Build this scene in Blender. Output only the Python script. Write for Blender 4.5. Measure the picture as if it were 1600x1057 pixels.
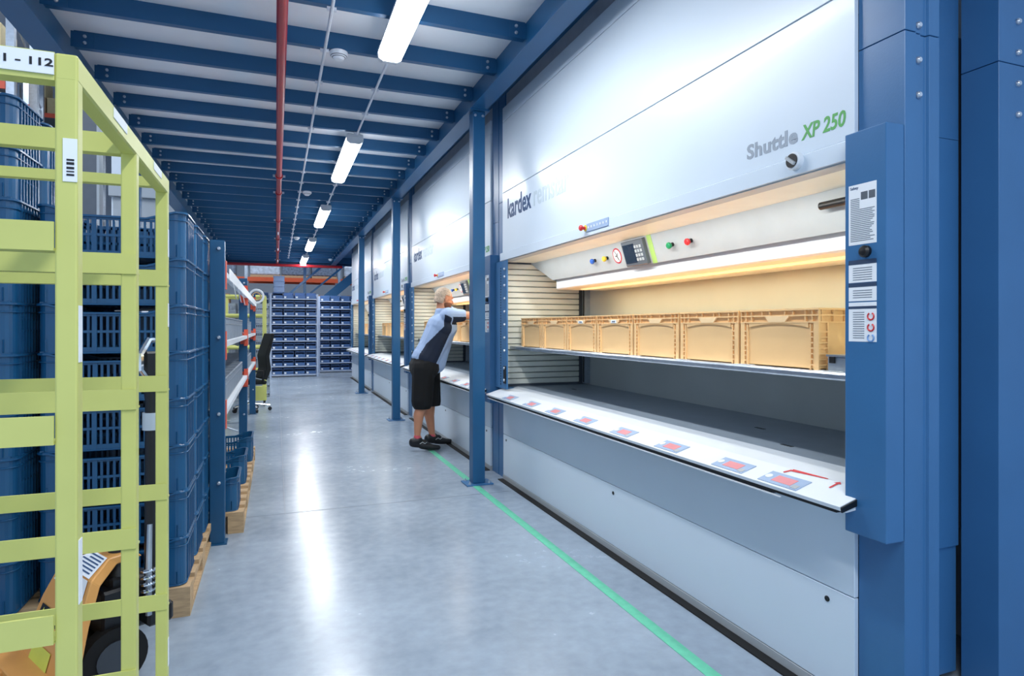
import bpy, bmesh, math, random
from mathutils import Vector, Matrix
random.seed(7)
PI = math.pi
for o in list(bpy.data.objects): bpy.data.objects.remove(o)
SC = bpy.context.scene
COL = SC.collection

# ---------------------------------------------------------------- camera, world, lights, exposure
TH = math.radians(20.8); CS, SN = math.cos(TH), math.sin(TH)
FPX, HC, X0, Y0 = 970.0, 1.42, 800.0, 511.0
cam = bpy.data.cameras.new('camera'); co = bpy.data.objects.new('camera', cam); COL.objects.link(co)
co.location = (0, 0, HC); co.rotation_euler = (PI/2, 0, -TH)
cam.sensor_width = 36.0; cam.lens = 36.0*FPX/1600.0; cam.shift_y = -17.5/1600.0
cam.clip_start = 0.05; cam.clip_end = 200
SC.camera = co
SC.view_settings.view_transform = 'Standard'; SC.view_settings.look = 'None'
SC.view_settings.gamma = 1.0; SC.view_settings.use_curve_mapping = False
SC.view_settings.exposure = 0.08
W = bpy.data.worlds.new('world'); SC.world = W; W.use_nodes = True
bg = W.node_tree.nodes['Background']; bg.inputs[0].default_value = (0.58, 0.75, 1.0, 1); bg.inputs[1].default_value = 1.0
def area(name, loc, rot, sx, sy, power, color=(1, 1, 1)):
    l = bpy.data.lights.new(name, 'AREA'); l.shape = 'RECTANGLE'; l.size = sx; l.size_y = sy
    l.energy = power; l.color = color
    o = bpy.data.objects.new(name, l); COL.objects.link(o); o.location = loc; o.rotation_euler = rot
    return o
# unseen fill lights added for ambient, left hall and beyond the mezzanine
area('hall_light', (-4.5, 5.5, 7.6), (0, 0, 0), 2.5, 6, 420, (0.88, 0.94, 1))
area('hall_light', (-5.0, 16, 8.0), (0, 0, 0), 3, 8, 600, (0.88, 0.94, 1))
area('hall_light', (0.8, 23.6, 7.5), (0, 0, 0), 5, 2, 350, (0.88, 0.94, 1))

# ---------------------------------------------------------------- materials
MATS = {}
def s2l(c): return tuple(((v/255)/12.92 if v/255 <= .04045 else ((v/255+.055)/1.055)**2.4) for v in c)
def mat(name, rgb, rough=.5, metal=0., noise=.06, nscale=8., bump=0., bscale=60., coat=0., emit=None, es=0., spec=.5, alpha=1., trans=0., stretch=None, rvar=0.):
    if name in MATS: return MATS[name]
    m = bpy.data.materials.new(name); m.use_nodes = True; nt = m.node_tree; N = nt.nodes; L = nt.links
    b = N['Principled BSDF']; c = s2l(rgb)
    b.inputs['Roughness'].default_value = rough; b.inputs['Metallic'].default_value = metal
    b.inputs['Specular IOR Level'].default_value = spec; b.inputs['Coat Weight'].default_value = coat
    b.inputs['Coat Roughness'].default_value = .12
    tc = N.new('ShaderNodeTexCoord'); mp = N.new('ShaderNodeMapping'); L.new(tc.outputs['Object'], mp.inputs[0])
    if stretch: mp.inputs['Scale'].default_value = stretch
    nz = N.new('ShaderNodeTexNoise'); nz.inputs['Scale'].default_value = nscale; nz.inputs['Detail'].default_value = 4
    L.new(mp.outputs[0], nz.inputs['Vector'])
    r = N.new('ShaderNodeValToRGB'); L.new(nz.outputs['Fac'], r.inputs[0])
    r.color_ramp.elements[0].position = .3; r.color_ramp.elements[1].position = .7
    r.color_ramp.elements[0].color = (*[max(0, v*(1-noise)) for v in c], 1)
    r.color_ramp.elements[1].color = (*[min(1, v*(1+noise)) for v in c], 1)
    L.new(r.outputs[0], b.inputs['Base Color'])
    if rvar:
        mr = N.new('ShaderNodeMapRange'); L.new(nz.outputs['Fac'], mr.inputs[0])
        mr.inputs[1].default_value = .3; mr.inputs[2].default_value = .7
        mr.inputs[3].default_value = max(.02, rough-rvar); mr.inputs[4].default_value = rough+rvar
        L.new(mr.outputs[0], b.inputs['Roughness'])
    if bump:
        n2 = N.new('ShaderNodeTexNoise'); n2.inputs['Scale'].default_value = bscale; n2.inputs['Detail'].default_value = 3
        L.new(mp.outputs[0], n2.inputs['Vector'])
        bp = N.new('ShaderNodeBump'); bp.inputs['Strength'].default_value = bump; bp.inputs['Distance'].default_value = .01
        L.new(n2.outputs['Fac'], bp.inputs['Height']); L.new(bp.outputs[0], b.inputs['Normal'])
    if emit:
        b.inputs['Emission Color'].default_value = (*s2l(emit), 1); b.inputs['Emission Strength'].default_value = es
    if alpha < 1: b.inputs['Alpha'].default_value = alpha
    if trans: b.inputs['Transmission Weight'].default_value = trans
    MATS[name] = m; return m
def tag(o, label=None, cat=None, group=None, kind=None):
    if label: o['label'] = label
    if cat: o['category'] = cat
    if group: o['group'] = group
    if kind: o['kind'] = kind
    return o
def setpar(o, parent):
    if parent is not None: o.parent = parent
def empty(name, loc=(0, 0, 0), rz=0, label=None, cat=None, group=None, parent=None, kind=None):
    o = bpy.data.objects.new(name, None); COL.objects.link(o); o.location = loc; o.rotation_euler = (0, 0, rz)
    o.empty_display_size = .1; setpar(o, parent); return tag(o, label, cat, group, kind)
def inst(name, mesh, parent=None, loc=(0, 0, 0), rot=(0, 0, 0), scale=(1, 1, 1)):
    o = bpy.data.objects.new(name, mesh); COL.objects.link(o); o.location = loc; o.rotation_euler = rot; o.scale = scale
    setpar(o, parent); return o
def copy_tree(o, parent=None):
    c = o.copy(); COL.objects.link(c); c.parent = parent
    for ch in list(o.children): copy_tree(ch, c)
    return c

class MB:
    def __init__(s): s.v = []; s.f = []; s.m = []
    def add(s, vs, fs, mi=0, M=None):
        n = len(s.v)
        for p in vs:
            p = Vector(p); s.v.append(tuple(M @ p) if M is not None else tuple(p))
        for f in fs: s.f.append([n+i for i in f]); s.m.append(mi)
        return s
    def box(s, x0, x1, y0, y1, z0, z1, mi=0, M=None):
        if x0 > x1: x0, x1 = x1, x0
        if y0 > y1: y0, y1 = y1, y0
        if z0 > z1: z0, z1 = z1, z0
        vs = [(x0,y0,z0),(x1,y0,z0),(x1,y1,z0),(x0,y1,z0),(x0,y0,z1),(x1,y0,z1),(x1,y1,z1),(x0,y1,z1)]
        return s.add(vs, [(0,3,2,1),(4,5,6,7),(0,1,5,4),(1,2,6,5),(2,3,7,6),(3,0,4,7)], mi, M)
    def prism(s, poly, axis, a, b, mi=0, M=None):
        """poly 2-D points extruded along axis ('x': poly=(y,z), 'y': (x,z), 'z': (x,y))"""
        def P(p, t): return {'x': (t, p[0], p[1]), 'y': (p[0], t, p[1]), 'z': (p[0], p[1], t)}[axis]
        n = len(poly); vs = [P(p, a) for p in poly]+[P(p, b) for p in poly]
        fs = [list(range(n))[::-1], list(range(n, 2*n))]+[(i, (i+1) % n, n+(i+1) % n, n+i) for i in range(n)]
        return s.add(vs, fs, mi, M)
    def tube(s, pts, r, n=8, mi=0, closed=False, cap=True, M=None):
        pts = [Vector(p) for p in pts]; k = len(pts); rs = r if isinstance(r, (list, tuple)) else [r]*k
        vs = []; fs = []
        up = None
        for i, p in enumerate(pts):
            if closed: t = pts[(i+1) % k]-pts[i-1]
            else: t = pts[min(i+1, k-1)]-pts[max(i-1, 0)]
            t.normalize()
            if up is None:
                up = Vector((0, 0, 1)) if abs(t.z) < .9 else Vector((1, 0, 0))
            a = t.cross(up)
            if a.length < 1e-5: a = t.cross(Vector((0.3, 1, 0.2)))
            a.normalize(); b = a.cross(t).normalized(); up = b
            for j in range(n):
                q = 2*PI*j/n; vs.append(p+(a*math.cos(q)+b*math.sin(q))*rs[i])
        for i in range(k if closed else k-1):
            i2 = (i+1) % k
            for j in range(n):
                fs.append((i*n+j, i*n+(j+1) % n, i2*n+(j+1) % n, i2*n+j))
        if cap and not closed:
            fs.append(list(range(n))[::-1]); fs.append([(k-1)*n+j for j in range(n)])
        return s.add(vs, fs, mi, M)
    def lathe(s, prof, n=16, mi=0, M=None):
        """prof list of (r,z) about local z"""
        vs = []; fs = []
        for (r, z) in prof:
            for j in range(n): vs.append((r*math.cos(2*PI*j/n), r*math.sin(2*PI*j/n), z))
        for i in range(len(prof)-1):
            for j in range(n): fs.append((i*n+j, i*n+(j+1) % n, (i+1)*n+(j+1) % n, (i+1)*n+j))
        fs.append(list(range(n))[::-1]); fs.append([(len(prof)-1)*n+j for j in range(n)])
        return s.add(vs, fs, mi, M)
    def mesh(s, name, mats, smooth=False, bevel=0, seg=1):
        me = bpy.data.meshes.new(name); me.from_pydata(s.v, [], s.f)
        if not isinstance(mats, (list, tuple)): mats = [mats]
        for m in mats: me.materials.append(m)
        me.polygons.foreach_set('material_index', s.m)
        bm = bmesh.new(); bm.from_mesh(me)
        bmesh.ops.recalc_face_normals(bm, faces=bm.faces)
        if bevel: bmesh.ops.bevel(bm, geom=list(bm.edges), offset=bevel, segments=seg, affect='EDGES', profile=.5, clamp_overlap=True)
        bm.to_mesh(me); bm.free()
        if smooth:
            for p in me.polygons: p.use_smooth = True
            me.set_sharp_from_angle(angle=math.radians(40))
        me.update(); return me
    def build(s, name, mats, parent=None, smooth=False, bevel=0, loc=(0, 0, 0), rot=(0, 0, 0), seg=1):
        return inst(name, s.mesh(name, mats, smooth, bevel, seg), parent, loc, rot)
def box(name, x0, x1, y0, y1, z0, z1, m, parent=None, bevel=0):
    return MB().box(x0, x1, y0, y1, z0, z1).build(name, m, parent, bevel=bevel)
def text_mesh(body, size, m, ext=.0006, sx=1., shear=0., spacing=1., bold=0.):
    c = bpy.data.curves.new('lettering', 'FONT'); c.body = body; c.size = size; c.extrude = ext; c.shear = shear; c.space_character = spacing
    c.resolution_u = 3; c.offset = bold
    o = bpy.data.objects.new('t', c); COL.objects.link(o)
    dg = bpy.context.evaluated_depsgraph_get(); me = bpy.data.meshes.new_from_object(o.evaluated_get(dg))
    bpy.data.objects.remove(o); me.materials.clear(); me.materials.append(m)
    for v in me.vertices: v.co.x *= sx
    return me
ROT_NX = Matrix(((0, 0, -1), (-1, 0, 0), (0, 1, 0)))   # text facing -X, reading towards -Y
ROT_NX_E = ROT_NX.to_euler()
def textw(me): return max(v.co.x for v in me.vertices)
def Yof(px, X):   # distance along the corridor of a point seen at px in the plane X
    d = FPX*X/(CS*(px-432)); return (d-SN*X)/CS
def P(px, py, Y):
    t = (px-X0)/FPX; d = Y/(CS-t*SN); return Vector((d*(SN+t*CS), Y, HC-(py-Y0)*d/FPX))
def ordinal(k): return ['first', 'second', 'third', 'fourth', 'fifth', 'sixth', 'seventh', 'eighth', 'ninth', 'tenth', 'eleventh', 'twelfth'][k]

DBLUE = mat('deep blue steel paint', (26, 86, 130), .38, noise=.05, nscale=3)
MBLUE = mat('machine blue paint', (58, 110, 158), .34, noise=.04, nscale=4, bump=.03, bscale=120)
UBLUE = mat('rack upright blue paint', (22, 80, 120), .35, noise=.04)
WHITE = mat('white coated sheet', (214, 227, 239), .36, noise=.015, nscale=2, coat=.12)
WHITE2 = mat('white powder coat', (228, 234, 240), .35, noise=.015)
GREYP = mat('light grey sheet', (176, 182, 186), .4, noise=.03)
DGREY = mat('dark grey sheet', (88, 96, 106), .45, noise=.05)
SOFF = mat('soffit grey', (190, 194, 202), .6)
BLACK = mat('black plastic', (14, 16, 20), .45)
BLACKR = mat('black rubber', (10, 11, 13), .8)
STEEL = mat('galvanised steel', (170, 180, 192), .35, .75, noise=.1, nscale=20)
BOLT = mat('zinc bolt', (205, 212, 222), .28, .8)
CHROME = mat('chrome', (220, 225, 230), .12, 1)
YEL = mat('yellow green cart paint', (206, 208, 118), .45, noise=.05, nscale=6)
CRATE = mat('blue crate plastic', (26, 84, 126), .27, noise=.05, nscale=5)
BIN = mat('bin blue plastic', (72, 108, 160), .4, noise=.06)
TOTE = mat('pale blue tote plastic', (140, 165, 205), .4)
GCRATE = mat('grey crate plastic', (150, 160, 172), .4, noise=.05)
TAN = mat('tan box plastic', (240, 198, 142), .45, noise=.03, nscale=4)
WOOD = mat('pallet pine', (190, 160, 122), .75, noise=.18, nscale=12, stretch=(1, 8, 8), bump=.1)
RED = mat('sprinkler red', (168, 30, 40), .3, noise=.05)
REDP = mat('red plastic', (205, 45, 50), .35)
ORANGE = mat('rack orange paint', (214, 88, 44), .4, noise=.05)
ORANGE2 = mat('rack orange red paint', (226, 90, 62), .4)
PAPER = mat('white paper', (238, 242, 246), .6, noise=.01)
INK = mat('grey ink', (120, 130, 142), .7)
NAVY = mat('navy print', (56, 84, 124), .6)
# ================================================================ the setting
def floor_material():
    m = bpy.data.materials.new('polished concrete'); m.use_nodes = True; nt = m.node_tree; N = nt.nodes; L = nt.links
    b = N['Principled BSDF']; tc = N.new('ShaderNodeTexCoord')
    n1 = N.new('ShaderNodeTexNoise'); n1.inputs['Scale'].default_value = .9; n1.inputs['Detail'].default_value = 6; n1.inputs['Roughness'].default_value = .6
    n2 = N.new('ShaderNodeTexNoise'); n2.inputs['Scale'].default_value = 14; n2.inputs['Detail'].default_value = 5
    for n in (n1, n2): L.new(tc.outputs['Object'], n.inputs['Vector'])
    mx = N.new('ShaderNodeMix'); mx.data_type = 'FLOAT'; mx.inputs[0].default_value = .3
    L.new(n1.outputs['Fac'], mx.inputs[2]); L.new(n2.outputs['Fac'], mx.inputs[3])
    r = N.new('ShaderNodeValToRGB'); L.new(mx.outputs[0], r.inputs[0])
    r.color_ramp.elements[0].position = .36; r.color_ramp.elements[0].color = (*s2l((138, 151, 165)), 1)
    r.color_ramp.elements[1].position = .62; r.color_ramp.elements[1].color = (*s2l((162, 176, 191)), 1)
    L.new(r.outputs[0], b.inputs['Base Color'])
    mr = N.new('ShaderNodeMapRange'); L.new(mx.outputs[0], mr.inputs[0]); mr.inputs[1].default_value = .35; mr.inputs[2].default_value = .65
    mr.inputs[3].default_value = .20; mr.inputs[4].default_value = .28
    L.new(mr.outputs[0], b.inputs['Roughness'])
    bp = N.new('ShaderNodeBump'); bp.inputs['Strength'].default_value = .02; bp.inputs['Distance'].default_value = .004
    L.new(n2.outputs['Fac'], bp.inputs['Height']); L.new(bp.outputs[0], b.inputs['Normal'])
    b.inputs['Specular IOR Level'].default_value = .4
    return m
FLOORM = floor_material()
fl = MB().add([(-14, -3, 0), (9, -3, 0), (9, 34, 0), (-14, 34, 0)], [(0, 1, 2, 3)]).build('floor', FLOORM)
tag(fl, kind='structure')
JO = mat('floor joint', (118, 130, 144), .5)
for x0, x1, y0, y1 in ((-1.2, 1.9, 5.02, 5.026), (-.2, 1.9, 11.0, 11.008), (.06, .066, 5.0, 19)):
    box('floor_joint', x0, x1, y0, y1, .0002, .0012, JO, fl)
GL = mat('green floor paint', (104, 200, 164), .35, noise=.1, nscale=20)
gl = MB()
gl.box(1.632, 1.692, -.6, 7.05, .0004, .0022)
o = gl.build('floor_stripe', GL); tag(o, 'long green painted stripe on the floor beside the storage machines', 'floor marking')

WALLM = mat('hall wall cladding', (186, 194, 204), .6, noise=.03)
o = box('wall_left', -14.1, -14, -3, 34, 0, 11, WALLM); tag(o, kind='structure')
o = box('wall_back', -14, 9, 34, 34.1, 0, 11, WALLM); tag(o, kind='structure')
o = box('wall_right', 9, 9.1, -3, 34, 0, 11, WALLM); tag(o, kind='structure')
HC_M = mat('hall roof sheet', (214, 220, 228), .6)
o = MB().box(-14, -1.55, -3, 34, 10.6, 10.7).box(-1.55, 9, 20.6, 34, 10.6, 10.7).build('ceiling_hall', HC_M); tag(o, kind='structure')

# mezzanine deck above the corridor
CEILM = mat('ceiling board', (236, 239, 244), .55, noise=.01)
ceil = box('ceiling', -1.5, 2.35, -1.2, 20.6, 3.642, 3.70, DGREY); tag(ceil, kind='structure')
xj = 0.86
for a, b_ in ((-1.48, xj-.002), (xj+.002, 2.3)):
    y = -1.2
    while y < 20.4:
        y2 = min(y+2.5, 20.58); box('ceiling_panel', a, b_, y+.002, y2-.002, 3.618, 3.642, CEILM, ceil); y += 2.5
JP, JY0 = .645, 5.45-.645*8
jm = MB()
jw = .0
jm.box(-1.40, 1.68, -.004, .004, 3.503, 3.61)           # web
jm.box(-1.40, 1.68, -.004, .045, 3.495, 3.503)           # lower flange, away from the camera
jm.box(-1.40, 1.68, -.004, .045, 3.610, 3.618)
JM = jm.mesh('joist', DBLUE)
jp = MB(); jp.box(1.56, 1.69, -.0065, -.0045, 3.496, 3.612); jp.box(-1.42, -1.27, -.0065, -.0045, 3.496, 3.612); JPm = jp.mesh('plate', DBLUE)
bm_ = MB(); bm_.lathe([(.0, .0), (.013, .0), (.013, .006), (.008, .012), (.0, .012)], 8, M=Matrix.Rotation(PI/2, 4, 'X')); BOLTY = bm_.mesh('bolt', BOLT, smooth=True)
bx_ = MB(); bx_.lathe([(.0, .0), (.013, .0), (.013, .006), (.008, .012), (.0, .012)], 8, M=Matrix.Rotation(-PI/2, 4, 'Y')); BOLTX = bx_.mesh('bolt', BOLT, smooth=True)
k = 0; y = JY0-JP
while y < 20.4:
    j = inst('ceiling_joist', JM, ceil, (0, y, 0)); inst('joist_plate', JPm, j)
    if y > 1.2:
        for x in (-1.33, 1.61):
            for z in (3.532, 3.580): inst('bolt', BOLTY, j, (x, -.0065, z))
    y += JP
def ibeam(name, xc, z0, z1, w, ya, yb, parent):
    m = MB(); m.box(xc-w/2, xc+w/2, ya, yb, z0, z0+.012); m.box(xc-w/2, xc+w/2, ya, yb, z1-.012, z1); m.box(xc-.006, xc+.006, ya, yb, z0+.012, z1-.012)
    return m.build(name, DBLUE, parent)
ibeam('edge_beam', 1.695, 3.37, 3.64, .15, -1.2, 20.6, ceil)
ibeam('edge_beam', -1.47, 3.33, 3.64, .18, -1.2, 20.6, ceil)
eb = MB(); eb.box(-1.55, 2.3, 20.6, 20.62, 3.39, 3.70); eb.box(-1.55, 2.3, 20.5, 20.7, 3.37, 3.39); eb.box(-1.55, 2.3, 20.3, 20.32, 3.42, 3.6)
eb.build('end_beam', DBLUE, ceil)
box('deck_edge', 1.77, 2.6, -1.2, 20.6, 3.60, 3.64, DBLUE, ceil)

# columns -----------------------------------------------------------------
def column(x, y, label, w=.115, top=3.37, base=True):
    t = empty('support_column', (x, y, 0), 0, label, 'column', 'blue steel columns carrying the mezzanine')
    h = w/2
    m = MB(); m.box(-h, h, -h, h, .012, top-.012); m.build('shaft', DBLUE, t, bevel=.006, seg=2)
    box('cap_plate', -.09, .09, -.09, .09, top-.012, top, DBLUE, t)
    for s in (-1, 1): inst('bolt', BOLTY, t, (s*.035, -h, top-.05))
    bp = box('base_plate', -.125, .125, -.10, .10, 0, .012, MBLUE, t, bevel=.002)
    for sx in (-1, 1):
        for sy in (-1, 1):
            MB().lathe([(0, .012), (.014, .012), (.014, .02), (.007, .02), (.007, .035), (0, .035)], 8).build('anchor_bolt', BOLT, bp, loc=(sx*.09, sy*.07, 0))
    return t
for i, y in enumerate((5.38, 9.47, 13.56)):
    column(1.705, y, ['blue square column with bolted base plate on the green stripe, nearest the camera', 'blue square steel column with base plate directly left of the man',
        'narrow blue column with base plate, left of the two nearer ones before the machines', 'farthest blue column before the last storage machine'][i])
column(-1.47, 7.95, 'blue column with light edge rising behind the yellow cart at left', top=3.33)
column(-1.47, 12.05, 'blue mezzanine column hidden behind the blue crate stack', top=3.33)
column(-1.47, 16.15, 'blue mezzanine column behind the low rack, left side', top=3.33)

# ---------------------------------------------------------------- ceiling services
LED = mat('lamp diffuser', (250, 252, 255), .4, emit=(244, 249, 255), es=9, noise=0)
LAMPB = mat('lamp body', (205, 212, 220), .4)
body = MB().box(-.085, .085, -.99, .99, .03, .065).build('housing', LAMPB, bevel=.01); BODYM = body.data
dif = MB().prism([(-.085, .03), (-.08, -.012), (-.05, -.03), (.05, -.03), (.08, -.012), (.085, .03)], 'y', -.98, .98).build('diffuser', LED); DIFM = dif.data
bpy.data.objects.remove(body); bpy.data.objects.remove(dif)
capm = MB().prism([(-.088, .032), (-.083, -.014), (-.05, -.033), (.05, -.033), (.083, -.014), (.088, .032)], 'y', -.02, .02).mesh('end cap', LAMPB)
LAMPW = 54
for i in range(5):
    yc = 3.62+4.08*i-4.08*0
    if i == 4: yc = 19.4
    t = empty('ceiling_lamp', (.78, yc, 3.395), 0, ['large glowing strip lamp cut by the top picture edge', 'second glowing strip lamp along the conduit', 'third glowing strip lamp down the corridor',
        'fourth small glowing strip lamp down the corridor', 'farthest glowing strip lamp near the red cross pipe'][i], 'lamp', 'strip lamps under the mezzanine')
    inst('housing', BODYM, t); inst('diffuser', DIFM, t); inst('end_cap', capm, t, (0, -.97, 0)); inst('end_cap', capm, t, (0, .97, 0))
    for s in (-.7, .7): box('bracket', -.02, .02, s-.015, s+.015, .065, .095, STEEL, t)
    a = area('lamp_light', (0, 0, -.045), (0, 0, 0), .15, 1.9, LAMPW, (.96, .985, 1)); a.parent = t
# the row goes on behind the camera
t = empty('ceiling_lamp', (.78, -.46, 3.395), 0, 'strip lamp above the camera, outside the picture', 'lamp', 'strip lamps under the mezzanine')
inst('housing', BODYM, t); inst('diffuser', DIFM, t); inst('end_cap', capm, t, (0, -.97, 0)); inst('end_cap', capm, t, (0, .97, 0))
a = area('lamp_light', (0, 0, -.045), (0, 0, 0), .15, 1.9, LAMPW, (.96, .985, 1)); a.parent = t
# hall lamps seen behind the rack, far left
for i, (px, py, Y) in enumerate(((372, 398, 22.5), (373, 406, 21.5))):
    p = P(px, py, Y)
    t = empty('hall_light', (p.x, p.y, p.z+.06), 0, ['small white hall lamp hanging far behind the low rack, upper one', 'small white hall lamp hanging far behind the low rack, lower one'][i], 'lamp', 'far hall lamps')
    MB().lathe([(0, -.07), (.12, -.07), (.17, -.03), (.17, 0), (.06, .03), (0, .03)], 16).build('diffuser', LED, t, smooth=True)
    MB().tube([(0, 0, .02), (0, 0, 10.58-(p.z+.06))], .01).build('stem', STEEL, t)
CONM = mat('white conduit', (214, 220, 230), .4)
def pipe(name, pts, r, m, label, cat, group=None, n=10):
    t = empty(name, pts[0], 0, label, cat, group)
    q = [Vector(p)-Vector(pts[0]) for p in pts]
    MB().tube(q, r, n).build('tube', m, t, smooth=True); return t
c1 = pipe('conduit', [(.335, -1, 3.46), (.335, 19.6, 3.46)], .011, CONM, 'thin white conduit running beside the smoke detectors', 'conduit', n=6)
c2 = pipe('conduit', [(.80, -1, 3.46), (.80, 20.1, 3.46)], .011, CONM, 'thin white conduit feeding the row of strip lamps', 'conduit', n=6)
clip = MB().box(-.03, .03, -.012, .012, 0, .022).mesh('clip', CONM)
y = JY0+JP*2
while y < 20:
    inst('clip', clip, c1, (0, y+1, 0)); inst('clip', clip, c2, (0, y+1, 0)); y += JP
rp = pipe('sprinkler_pipe', [(.035, -1, 3.365), (.035, 20.15, 3.365)], .034, RED, 'red sprinkler pipe running along under the ceiling joists', 'pipe', n=14)
for y in (8.55, 9.6, 12.1, 14.6, 17.0, 19.2):
    c = MB().tube([(0, y+1-.03, 0), (0, y+1+.03, 0)], .046, 12).build('coupling', RED, rp, smooth=True)
    MB().box(-.075, -.045, y+.985, y+1.015, -.012, .012).box(.045, .075, y+.985, y+1.015, -.012, .012).build('coupling_bolt', BOLT, c)
for y in (8.3, 11.5, 14.9, 18.0):
    MB().tube([(0, y+1, .03), (0, y+1, .13)], .006, 6).build('hanger', STEEL, rp)
for y in (13.4, 16.2, 19.0):
    MB().tube([(0, y+1, -.03), (0, y+1, -.09)], [.016, .008], 8).build('sprinkler_head', BOLT, rp)
x = pipe('sprinkler_pipe', [(-1.9, 20.2, 3.30), (1.95, 20.2, 3.30)], .045, RED, 'red sprinkler cross pipe at the far end of the ceiling', 'pipe', n=12)
SMOKE = mat('detector white', (236, 240, 246), .4)
for i, (y, xx) in enumerate(((4.825, .44), (9.985, .44), (15.145, .44), (19.66, 1.55))):
    t = empty('smoke_detector', (xx, y, 3.463), 0, ['large white round smoke detector beside the near conduit', 'second white smoke detector down the corridor', 'third, tiny white smoke detector down the corridor', 'white detector at the far right ceiling end'][i], 'smoke detector', 'smoke detectors under the joists')
    b_ = MB().lathe([(0, -.035), (.03, -.035), (.045, -.02), (.055, -.015), (.066, .0), (.066, .022), (.05, .03), (0, .03)], 20).build('body', SMOKE, t, smooth=True)
    MB().lathe([(.046, -.0205), (.0605, -.0095), (.0605, -.0075), (.046, -.0185)], 20).build('vent', DGREY, t)
    box('mount', -.03, .03, -.02, .02, .028, .032, CONM, t)

# ================================================================ storage machines
XF = 1.98
GLARE = mat('glare-paled lettering', (190, 206, 216), .35)  # print colour paled to imitate the reflection washing it out
GREENP = mat('green print', (84, 170, 84), .5)
GREYPR = mat('grey print', (150, 162, 176), .5)
SCREEN = mat('dark screen', (30, 44, 62), .15)
REDD = mat('red display', (222, 150, 154), .25, emit=(230, 110, 110), es=.08)
DISPB = mat('display blue plastic', (160, 182, 212), .35)
WARMI = mat('interior sheet', (232, 234, 222), .42, noise=.03)
BACKW = mat('interior back sheet', (186, 192, 190), .38, noise=.05, nscale=2)
YW = Matrix.Rotation
K0, K1 = 1.68, 5.44       # white panels between the posts of the nearest machine
rail = MB().prism([(0, 0), (-.014, .004), (-.014, .046), (0, .05)], 'x', 0, .80); RAILM = rail.mesh('side rail', WARMI)
gap = None
def post_poly(y0, y1):
    return y0, y1
dispf = MB()
def make_machine():
    t = empty('storage_machine', (0, 0, 0))
    # posts at both ends (folded sheet)
    pr = [(2.0, 1.50), (2.055, 1.50), (2.055, 1.506), (2.085, 1.506), (2.085, 1.512), (2.115, 1.512), (2.12, 1.50), (2.17, 1.50), (2.17, 1.56), (2.02, 1.68), (2.0, 1.68)]
    def seg(prf, z0, z1, name):
        return MB().prism(prf, 'z', z0, z1).build(name, MBLUE, t, bevel=.0015)
    seg(pr, .0, 2.4315, 'front_post'); seg(pr, 2.4345, 3.62, 'front_post')
    pl = [(2.0, 5.44), (2.0, 5.615), (2.17, 5.615), (2.17, 5.49), (2.04, 5.44)]
    seg(pl, .0, .845, 'front_post'); seg(pl, 2.04, 2.60, 'front_post'); seg(pl, 2.603, 3.62, 'front_post'); seg([(1.985, 5.54), (1.985, 5.615), (2.03, 5.615), (2.03, 5.54)], .845, 2.04, 'front_post')
    rp_ = [(2.57, 1.55), (2.80, 1.55), (2.80, 1.69), (2.57, 1.69)]
    seg(rp_, 0, 2.4315, 'rear_post'); seg(rp_, 2.4345, 3.62, 'rear_post')
    MB().box(2.17, 2.57, 1.70, 1.715, .54, 2.17).build('side_panel', MBLUE, t)
    MB().box(2.17, 2.57, 1.70, 1.72, 2.172, 3.62).build('side_panel', MBLUE, t); MB().box(2.17, 2.57, 1.71, 1.72, .03, .538).build('side_panel', MBLUE, t)
    MB().box(2.80, 3.1, 1.60, 1.69, 0, 3.62).build('side_panel', MBLUE, t)
    # carcass
    MB().box(2.935, 3.1, 1.70, 5.6, 0, 3.60).build('rear_casing', GREYP, t)
    # lower front
    MB().box(XF, XF+.02, K0, K1, .425, .80).build('front_panel', WHITE, t, bevel=.002)
    lp = MB().box(XF, XF+.02, K0, K1, .045, .4215).build('front_panel', WHITE, t, bevel=.002)
    for y in (1.80, 3.42, 5.36):
        MB().lathe([(0, 0), (.011, 0), (.011, .003), (.008, .004), (0, .002)], 12, M=Matrix.Translation((XF, y, .375)) @ Matrix.Rotation(-PI/2, 4, 'Y')).build('lock', BLACK, lp)
    box('plinth', XF+.02, XF+.06, K0, K1, .0, .06, GREYP, t)
    box('plinth_strip', XF-.055, XF-.006, K0, K1, .0, .007, BLACKR, t)  # flat black strip on the floor along the panel foot
    box('plinth_rail', XF-.004, XF+.02, K0, K1, .0, .042, GREYP, t)
    # upper front
    up = [(2.113, 2.664), (2.670, 3.328), (3.332, 3.462)]
    for z0, z1 in up: MB().box(XF, XF+.02, K0, K1+.02, z0, z1).build('upper_panel', WHITE, t, bevel=.0015)
    box('top_soffit', XF+.03, XF+.05, K0, K1, 3.46, 3.64, SOFF, t)
    fb = MB().prism([(XF-.015, 2.036), (XF-.015, 2.105), (XF-.004, 2.1115), (XF+.02, 2.1115), (XF+.02, 2.036)], 'y', K0-.01, K1+.05).build('fascia', WHITE, t)
    box('fascia_underside', XF, 2.06, K0, K1+.03, 2.030, 2.0355, GREYP, t); box('fascia_underside', 2.062, 2.31, K0, K1+.05, 2.031, 2.0355, WARMI, t)
    # control strip with emergency stop
    ya, yb = Yof(955, XF), Yof(921, XF)
    cs = MB().box(XF-.021, XF-.015, ya, yb, 2.062, 2.114).build('control_strip', DISPB, t)
    es = MB().lathe([(0, 0), (.022, 0), (.022, .004), (0, .004)], 14, M=Matrix.Translation((XF-.021, yb+.012, 2.088)) @ Matrix.Rotation(-PI/2, 4, 'Y')).build('stop_base', mat('safety yellow', (226, 205, 70), .5), t)
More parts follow.
